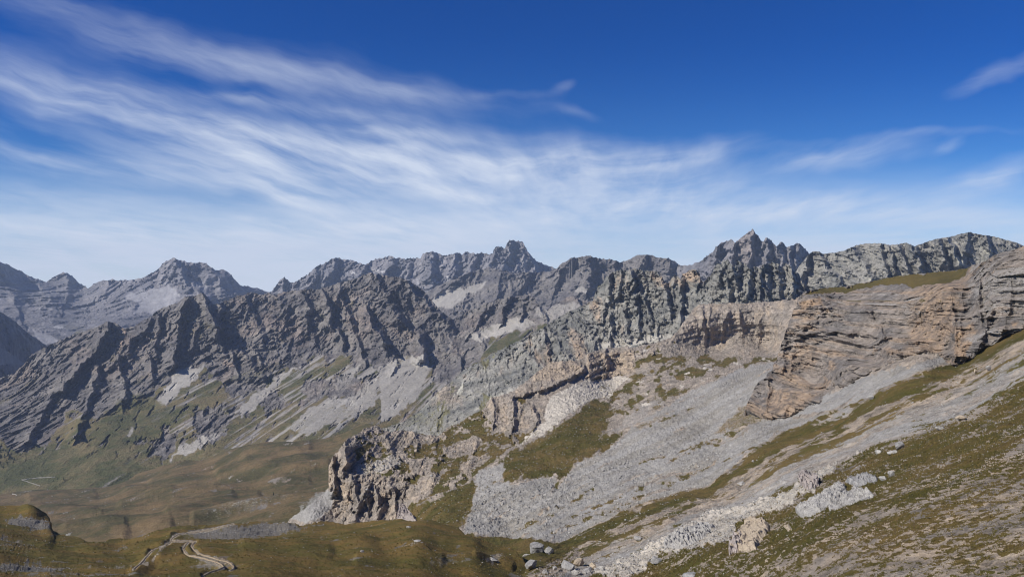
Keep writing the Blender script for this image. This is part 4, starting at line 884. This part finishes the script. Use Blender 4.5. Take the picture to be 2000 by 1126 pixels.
# --- small stones nobody could count
def stones(name, sheet, weight, n, lo, hi, mat, seed, up=.25):
    rs = np.random.RandomState(seed)
    w = weight * sheet.live; w[:, (sheet.px[0] < -10) | (sheet.px[0] > 2060)] = 0; w[sheet.py > 1150] = 0
    w = w.reshape(-1).astype(float); w /= w.sum()
    idx = rs.choice(len(w), n, p=w)
    P = sheet.P.reshape(-1, 3)[idx].astype(float)
    k = P[:, 1] / F
    size = (lo + (hi - lo) * rs.rand(n) ** 3) * k
    bm = bmesh.new(); bmesh.ops.create_icosphere(bm, subdivisions=1, radius=.5)
    base = np.array([v.co[:] for v in bm.verts]); fc = np.array([[v.index for v in f.verts] for f in bm.faces]); bm.free()
    nb = len(base)
    V = base[None] * (1 + .5 * (rs.rand(n, nb, 1) - .5)) * np.stack([rs.uniform(.7, 1.3, n), rs.uniform(.7, 1.2, n), rs.uniform(.5, .95, n)], -1)[:, None]
    a = rs.rand(n) * 6.28; ca, sa = np.cos(a)[:, None], np.sin(a)[:, None]
    V = np.stack([V[..., 0] * ca - V[..., 1] * sa, V[..., 0] * sa + V[..., 1] * ca, V[..., 2]], -1) * size[:, None, None]
    P[:, 2] += size * up
    V = V + P[:, None]
    Fa = (fc[None] + (np.arange(n) * nb)[:, None, None]).reshape(-1)
    me = bpy.data.meshes.new(name); me.vertices.add(n * nb); me.vertices.foreach_set('co', V.reshape(-1).astype(f32))
    nf = n * len(fc); me.loops.add(nf * 3); me.loops.foreach_set('vertex_index', Fa.astype(np.int32)); me.polygons.add(nf); me.polygons.foreach_set('loop_start', np.arange(0, nf * 3, 3, dtype=np.int32)); me.update(calc_edges=True)
    me.materials.append(mat); o = bpy.data.objects.new(name, me); COL.objects.link(o); o['kind'] = 'stuff'; return o
mk = SJ.mask
blkw = boxed(SJ.px, SJ.py, bf, 5, lambda x, y: (poly_sd(x, y, bf) > 0) * 1.0)
g_up = mk['grass'] * (SJ.py > 700) * (SJ.px < 1260) * (SJ.py < 1050)
stones('scattered_stones', SJ, g_up * (1 - mk['scree']), 1500, .8, 3.2, M_PALE, 1)
stones('scattered_stones', SJ, mk['scree'] * (SJ.py < 1060) * (.25 + 4 * blkw), 6500, .6, 3.0, M_GREY, 2)
stones('scattered_stones', SJ, (S > 1.0) * (S < 2.9) * (mk['grass'] < .6) * 1.0, 6000, .7, 3.4, M_PALE, 3)
stones('scattered_stones', SJ, (S > 2.0) * (S < 6) * (SJ.py > 800) * (1.1 - mk['grass']), 9000, .8, 3.4, M_TAN, 4, .05)
stones('scattered_stones', SJ, mk['light'] * (SJ.py > 880), 3500, .9, 6.0, M_PALE, 6)
stones('scattered_stones', SK, SK.mask['scree'] + .02, 2500, .8, 2.6, M_GREY, 5, .1)
stones('scattered_stones', SK, SK.mask['light'] + .03, 1200, .7, 3.0, M_PALE, 7, .1)
def tufts(name, sheet, weight, n, hpx, mat, seed):
    rs = np.random.RandomState(seed); w = (weight * sheet.live).astype(float); w[:, (sheet.px[0] < -10) | (sheet.px[0] > 2060)] = 0; w[sheet.py > 1160] = 0
    w = w.reshape(-1) / w.sum(); idx = rs.choice(len(w), n, p=w); P = sheet.P.reshape(-1, 3)[idx].astype(float); k = P[:, 1] / F
    nb_ = 8; a = rs.rand(n, nb_) * 6.28; h = (hpx * k * rs.uniform(.6, 1.3, n))[:, None] * rs.uniform(.6, 1, (n, nb_))
    r0 = h * .35; wdt = h * .16; ln = h * rs.uniform(.2, .7, (n, nb_)); ca, sa = np.cos(a), np.sin(a)
    A = np.stack([ca * r0 - sa * wdt, sa * r0 + ca * wdt, -h * .2], -1); B_ = np.stack([ca * r0 + sa * wdt, sa * r0 - ca * wdt, -h * .2], -1); T_ = np.stack([ca * (r0 + ln), sa * (r0 + ln), h], -1)
    V = (np.stack([A, B_, T_], 2) + P[:, None, None]).reshape(-1, 3); nf = n * nb_
    me = bpy.data.meshes.new(name); me.vertices.add(nf * 3); me.vertices.foreach_set('co', V.reshape(-1).astype(f32)); me.loops.add(nf * 3); me.loops.foreach_set('vertex_index', np.arange(nf * 3, dtype=np.int32)); me.polygons.add(nf); me.polygons.foreach_set('loop_start', np.arange(0, nf * 3, 3, dtype=np.int32)); me.update(calc_edges=True)
    me.materials.append(mat); o = bpy.data.objects.new(name, me); COL.objects.link(o); o['kind'] = 'stuff'
mg_, b, p = new_mat('grass_blades'); b.l.new(b.mix(b.ramp(b.noise(b.node('ShaderNodeNewGeometry').outputs['Position'], .25, 4, .6), .35, .65), (.095, .083, .02), (.17, .125, .045)), p.inputs['Base Color'])
TR = ['455,1023 430,1030 400,1037 372,1040 350,1043 338,1049 334,1054 332,1060 322,1066 310,1072 295,1078 285,1088 277,1097 268,1106 261,1112',
      '332,1058 350,1057 369,1057 362,1064 357,1072 362,1080 369,1085 385,1088 400,1091 424,1097 434,1102 437,1106 425,1112 409,1118 396,1126',
      '369,1057 381,1058 376,1062 374,1066 379,1074 387,1080 398,1085 409,1088 430,1094 442,1096 452,1100 457,1106 455,1110 449,1114']
off_path = np.ones(SK.px.shape, f32)
for q in TR: off_path = np.minimum(off_path, 1 - boxed(SK.px, SK.py, pl(q), 8, lambda x, y: (segs(x, y, pl(q))[0] < 6) * 1.0))
tufts('grass_tufts', SJ, (S > 2.0) * mk['grass'] ** 2 * (SJ.D0 < 260), 13000, 3.4, mg_, 21)
tufts('grass_tufts', SK, SK.mask['grass'] ** 2 * (SK.D0 < 300) * off_path, 9000, 2.2, mg_, 22)
tufts('grass_tufts', SJ, g_up, 5000, 2.4, mg_, 23)
# --- ribbons: trail and road
def ribbon(name, sheet, poly, w, mat, lift, seed=0):
    P = pl(poly); seg = np.hypot(*np.diff(P, axis=0).T); L_ = np.r_[0, np.cumsum(seg)]; t = np.arange(0, L_[-1], 1.5)
    x = np.interp(t, L_, P[:, 0]); y = np.interp(t, L_, P[:, 1])
    x = x + 1.2 * fbm(t / 12, t * 0, 3, seed + 1); y = y + .9 * fbm(t / 12, t * 0 + 3, 3, seed + 2)
    dx, dy = np.gradient(x), np.gradient(y); ln = np.hypot(dx, dy) + 1e-6
    ww = w * (.75 + .7 * fbm(t / 9, t * 0, 3, seed))
    bm = bmesh.new(); rows = []
    for i in range(len(t)):
        r = []
        for q in (-1, -.5, 0, .5, 1):
            xx = x[i] - dy[i] / ln[i] * q * ww[i] * .5; yy = y[i] + dx[i] / ln[i] * q * ww[i] * .5 * .7
            p, n = sheet.at(xx, yy); r.append(bm.verts.new(p + n * (lift if abs(q) < 1 else -.03)))
        rows.append(r)
    for a_, b_ in zip(rows[:-1], rows[1:]):
        for j in range(4): bm.faces.new((a_[j], a_[j + 1], b_[j + 1], b_[j]))
    bmesh.ops.recalc_face_normals(bm, faces=bm.faces)
    me = bpy.data.meshes.new(name); bm.to_mesh(me); bm.free(); me.materials.append(mat); o = bpy.data.objects.new(name, me); COL.objects.link(o); o['kind'] = 'structure'; return o
ribbon('path', SK, '455,1023 430,1030 400,1037 372,1040 350,1043 338,1049 334,1054 332,1060 322,1066 310,1072 295,1078 285,1088 277,1097 268,1106 261,1112', 1.9, M_TRAIL, .16, 1)
ribbon('path', SK, '332,1058 350,1057 369,1057 362,1064 357,1072 362,1080 369,1085 385,1088 400,1091 424,1097 434,1102 437,1106 425,1112 409,1118 396,1126', 2.1, M_TRAIL, .16, 2)
ribbon('path', SK, '369,1057 381,1058 376,1062 374,1066 379,1074 387,1080 398,1085 409,1088 430,1094 442,1096 452,1100 457,1106 455,1110 449,1114', 2.1, M_TRAIL, .16, 3)
ribbon('road', LR, '108,931 85,932 60,934 42,937 60,942 80,949', 1.7, M_ROAD, 2.5, 4)
ribbon('road', SV, '93,953 90,958 84,962', 2.4, M_ROAD, 2.0, 5); ribbon('road', SV, '24,962 32,964 38,968 41,974', 2.2, M_ROAD, 1.5, 6)
# --- conifers at the left edge
mt, b, p = new_mat('conifer_needles'); pos = b.node('ShaderNodeNewGeometry').outputs['Position']
b.l.new(b.mix(b.ramp(b.noise(pos, .6, 3, .6), .3, .7), (.018, .032, .014), (.045, .06, .022)), p.inputs['Base Color'])
mb, b, p = new_mat('conifer_bark'); b.l.new(b.mix(b.noise(b.node('ShaderNodeNewGeometry').outputs['Position'], 3.0), (.09, .06, .04), (.14, .10, .07)), p.inputs['Base Color'])
def conifer(seed):
    r = random.Random(seed); bm = bmesh.new(); H = 12
    for t in range(8):                                  # tiers of drooping boughs
        z0 = 1.2 + t * 1.35; R = (1 - t / 8.5) * 2.6 * r.uniform(.85, 1.1); n = 11
        top = bm.verts.new((0, 0, z0 + 2.2)); ring = []
        for i in range(n * 2):
            a = i * math.pi / n + r.uniform(-.1, .1); rr_ = R * (1 if i % 2 else .55) * r.uniform(.8, 1.15)
            ring.append(bm.verts.new((math.cos(a) * rr_, math.sin(a) * rr_, z0 + r.uniform(-.3, .3))))
        for i in range(n * 2): bm.faces.new((top, ring[i], ring[(i + 1) % (n * 2)]))
    cm = bpy.data.meshes.new('crown'); bm.to_mesh(cm); bm.free(); cm.materials.append(mt)
    bm = bmesh.new(); bmesh.ops.create_cone(bm, cap_ends=True, segments=7, radius1=.28, radius2=.08, depth=9)
    for v in bm.verts: v.co.z += 4.2
    tm = bpy.data.meshes.new('trunk'); bm.to_mesh(tm); bm.free(); tm.materials.append(mb)
    return cm, tm
protos = [conifer(i) for i in range(3)]
def plant(sheet, x_, y_, sc, label, group=None):
    p, n = sheet.at(x_, y_); e = bpy.data.objects.new('conifer', None); COL.objects.link(e); e.location = p - Vector((0, 0, .6)); e.scale = (sc,) * 3; e.rotation_euler = (0, 0, rnd.uniform(0, 6)); e.empty_display_size = .1
    cm, tm = rnd.choice(protos)
    for nm, me in (('crown', cm), ('trunk', tm)):
        o = bpy.data.objects.new(nm, me); COL.objects.link(o); o.parent = e
    tag(e, label, 'tree', group)
tp = pl('-30,925 -30,868 0,878 14,880 26,886 34,892 30,900 20,908 8,914 0,922')
cnt = 0
while cnt < 70:
    x_, y_ = rnd.uniform(-25, 36), rnd.uniform(868, 925)
    if poly_sd(np.array([x_]), np.array([y_]), tp)[0] < 0: continue
    plant(LR, x_, y_, rnd.uniform(.6, 1.2), 'dark conifer in the small dense stand at the left edge of the valley', 'conifers of the stand at the left edge'); cnt += 1
plant(SV, 535, 979, .55, 'tiny dark conifer standing alone on the turf of the valley floor')
for x_, y_ in ((112, 935), (124, 936), (127, 938), (104, 939)):
    plant(LR, x_, y_, .7, 'small dark conifer beside the upper bend of the valley road', 'conifers by the valley road')
# ------------------------------------------------------------------ light, sky, camera
SUN_EL, SUN_AZ = math.radians(40), math.radians(-115)     # azimuth from +Y, negative = left
sd = Vector((math.sin(SUN_AZ) * math.cos(SUN_EL), math.cos(SUN_AZ) * math.cos(SUN_EL), math.sin(SUN_EL)))
L = bpy.data.lights.new('sun', 'SUN'); L.energy = 4.6; L.angle = math.radians(.5); L.color = (1, .955, .89)
lo = bpy.data.objects.new('sun', L); COL.objects.link(lo); lo.rotation_euler = (-sd).to_track_quat('-Z', 'Y').to_euler(); lo.location = (-200, 0, 600)

W = bpy.data.worlds.new('World'); C.world = W; W.use_nodes = True
nt = W.node_tree; nt.nodes.clear(); b = NB(nt)
out = b.node('ShaderNodeOutputWorld'); bg = b.node('ShaderNodeBackground')
sky = b.node('ShaderNodeTexSky', sky_type='NISHITA'); sky.sun_disc = False; sky.sun_elevation = SUN_EL; sky.sun_rotation = SUN_AZ
sky.altitude = 2700; sky.air_density = 1.0; sky.dust_density = .2; sky.ozone_density = 3.0
dirv = b.node('ShaderNodeTexCoord').outputs['Generated']
x, y, z = b.sep(dirv)[0:3]
ys = b.m('MAXIMUM', y, .15)
u = b.m('DIVIDE', x, ys); v = b.m('DIVIDE', z, ys)          # tangent plane towards the mountains
def uv(px, py): return (px - 1000) / 1450, (563 - py) / 1450
# plane of the cirrus layer, streaks run towards one far point
vp = uv(1180, 600)
zz = b.m('MAXIMUM', b.m('SUBTRACT', v, vp[1]), .02)
cu = b.m('DIVIDE', b.m('SUBTRACT', u, vp[0]), zz); cv = b.m('DIVIDE', 1.0, zz)
base = b.comb(cu, b.m('MULTIPLY', cv, .22), 0.0)
warp = b.noise(base, 1.1, 3, .55, '2D', out=1)
wv = b.vm('MULTIPLY', b.vm('SUBTRACT', warp, (.5, .5, .5)), (.35, .2, 0))
c1 = b.noise(b.vm('ADD', base, wv), 3.6, 6, .55, '2D')
uv3 = b.comb(u, v, 0.0)
w2 = b.noise(uv3, 3.0, 4, .6, '2D', out=1)
wv2 = b.vm('MULTIPLY', b.vm('SUBTRACT', w2, (.5, .5, .5)), (.12, .07, 0))
uvw = b.vm('ADD', uv3, wv2)
su, sv = b.sep(uvw)[0:2]
# wisps in the tangent plane, tilted
rot = b.comb(b.m('ADD', b.m('MULTIPLY', su, 1.0), b.m('MULTIPLY', sv, -.3)), b.m('ADD', b.m('MULTIPLY', su, 2.6), b.m('MULTIPLY', sv, 9.0)), 0.0)
c2 = b.noise(rot, 3.0, 6, .58, '2D', .12)
rotb = b.comb(b.m('ADD', b.m('MULTIPLY', su, 1.0), b.m('MULTIPLY', sv, .4)), b.m('ADD', b.m('MULTIPLY', su, -1.6), b.m('MULTIPLY', sv, 8.0)), 0.0)
c3 = b.noise(rotb, 3.0, 6, .58, '2D', .2)
blobs = [  # px, py, long, short, angle (down to the right positive), weight
 (60, 170, 300, 40, 16, .62), (330, 235, 240, 34, 20, .60), (520, 290, 220, 34, 14, .75), (300, 95, 240, 34, 16, .32), (560, 150, 260, 34, 10, .36), (120, 20, 300, 26, 12, .2), (780, 180, 200, 28, 8, .27),
 (720, 300, 240, 40, 8, .7), (170, 320, 330, 20, 9, .5), (470, 350, 240, 30, 14, .68), (640, 395, 180, 34, 20, .8), (900, 320, 240, 44, 4, .8), (1160, 330, 210, 46, -6, 1.0), (1000, 380, 260, 40, 6, .8), (1250, 385, 190, 30, -12, .8), (1330, 300, 130, 22, -14, .5),
 (100, 385, 360, 24, 6, .4), (250, 445, 460, 26, 3, .8), (850, 445, 380, 30, 0, .7), (1420, 400, 260, 30, -3, .7), (1750, 425, 380, 26, 0, .75), (100, 500, 500, 40, 0, .9), (700, 500, 700, 40, 0, .85), (1640, 305, 120, 26, -6, .72), (1930, 345, 120, 24, -18, .72), (1955, 155, 110, 18, -22, .42), (1560, 400, 200, 16, -4, .5), (1840, 295, 34, 12, -25, .3), (1075, 168, 26, 12, -25, .28), (960, 188, 90, 9, 0, .16), (1110, 222, 60, 12, 10, .2), (600, 215, 240, 13, 6, .5), (820, 262, 170, 13, 3, .55), (1800, 265, 260, 10, -3, .22)]
acc = None
for (px_, py_, la, sa, an, wt) in blobs:
    a = math.radians(-an); u0, v0 = uv(px_, py_); ca, sn = math.cos(a), math.sin(a); la /= 1450; sa /= 1450
    dx = b.m('SUBTRACT', su, u0); dy = b.m('SUBTRACT', sv, v0)
    p_ = b.m('ADD', b.m('MULTIPLY', dx, ca / la), b.m('MULTIPLY', dy, sn / la)); q_ = b.m('ADD', b.m('MULTIPLY', dx, -sn / sa), b.m('MULTIPLY', dy, ca / sa))
    r2 = b.m('ADD', b.m('MULTIPLY', p_, p_), b.m('MULTIPLY', q_, q_))
    e = b.m('MULTIPLY', b.m('EXPONENT', b.m('MULTIPLY', r2, -1.0)), wt)
    acc = e if acc is None else b.m('ADD', acc, e)
acc = b.m('MINIMUM', b.m('ADD', b.m('MULTIPLY', acc, .92), b.m('MULTIPLY', b.ramp(u, .25, -.3, 0, .12), b.ramp(v, .38, .25, 0.3, 1.0))), 1.1)
left = b.ramp(u, -.15, .25)
fib = b.comb(b.m('MULTIPLY', su, 2.5), b.m('ADD', b.m('MULTIPLY', b.m('MULTIPLY', su, b.ramp(u, -.3, .5, 9.0, -7.0)), 1.0), b.m('MULTIPLY', sv, 34.0)), 0.0)
c4 = b.noise(fib, 2.2, 5, .6, '2D', .15)
tex = b.m('ADD', b.m('ADD', b.m('MULTIPLY', c1, .36), b.m('MULTIPLY', c4, .15)), b.m('MULTIPLY', b.mix(left, c2, c3), .49))
tx = b.ramp(tex, .34, .66, 0.0, 1.0, False)
cl = b.m('MULTIPLY', acc, b.m('ADD', b.m('MULTIPLY', tx, .95), .22))
cl = b.ramp(cl, .05, 1.15, 0, .88, False)
hz = b.m('MULTIPLY', b.ramp(v, .01, .19, 1.0, 0.0), b.ramp(b.noise(b.comb(b.m('MULTIPLY', u, 2.0), b.m('MULTIPLY', v, 16.0), 0.0), 2.0, 6, .6, '2D', .3),   .36, .6, .62, 1.0, False))
cl = b.m('MINIMUM', b.m('ADD', cl, b.m('MULTIPLY', hz, b.m('SUBTRACT', 1.0, cl))), .95)
front = b.ramp(y, .1, .3)
cl = b.m('MULTIPLY', cl, b.m('MAXIMUM', front, .12))
hs = b.node('ShaderNodeHueSaturation'); hs.inputs['Saturation'].default_value = 1.25; hs.inputs['Hue'].default_value = .497
b.l.new(sky.outputs[0], hs.inputs['Color'])
skyc = b.mix(1.0, hs.outputs[0], b.mix(b.ramp(v, .0, .36), (.75, .93, 1.08), (.0, .46, .96)), 'MULTIPLY')
cloud = (7.3, 8.0, 9.3, 1)
col = b.mix(cl, skyc, cloud)
b.l.new(col, bg.inputs[0]); bg.inputs[1].default_value = .085
b.l.new(bg.outputs[0], out.inputs[0])

if HAZE:
    me = bpy.data.meshes.new('haze'); bm = bmesh.new(); bmesh.ops.create_cube(bm, size=1)
    for q in bm.verts: q.co = Vector((q.co.x * 19200, 4700 + q.co.y * 15800, -1301 + (q.co.z + .5) * 1971))
    bm.to_mesh(me); bm.free()
    m = bpy.data.materials.new('air'); m.use_nodes = True; m.node_tree.nodes.clear(); nb = NB(m.node_tree)
    oo = nb.node('ShaderNodeOutputMaterial'); pv = nb.node('ShaderNodeVolumePrincipled'); pv.inputs['Density'].default_value = HAZE; pv.inputs['Color'].default_value = (.62, .76, 1, 1); pv.inputs['Anisotropy'].default_value = .0
    m.node_tree.links.new(pv.outputs[0], oo.inputs['Volume']); me.materials.append(m)
    ho = bpy.data.objects.new('haze', me); COL.objects.link(ho); ho['kind'] = 'stuff'
    C.cycles.volume_bounces = 0
cam = bpy.data.cameras.new('camera'); co = bpy.data.objects.new('camera', cam); COL.objects.link(co); C.camera = co
cam.sensor_width = 36; cam.lens = 36 * F / 2000; cam.clip_end = 60000; cam.clip_start = .5
co.location = (0, 0, 0); co.rotation_euler = (math.radians(90), 0, 0)
C.view_settings.view_transform = 'Standard'; C.view_settings.look = 'None'; C.view_settings.exposure = 0.22; C.view_settings.gamma = 1
C.cycles.max_bounces = 4; C.cycles.diffuse_bounces = 2; C.cycles.use_denoising = True
try: C.cycles.denoiser = 'OPENIMAGEDENOISE'; C.cycles.denoising_prefilter = 'ACCURATE'
except Exception: pass
C.cycles.use_adaptive_sampling = False
C.cycles.pixel_filter_type = 'BLACKMAN_HARRIS'; C.cycles.filter_width = 1.1
print('script', round(time.time() - T0, 1))
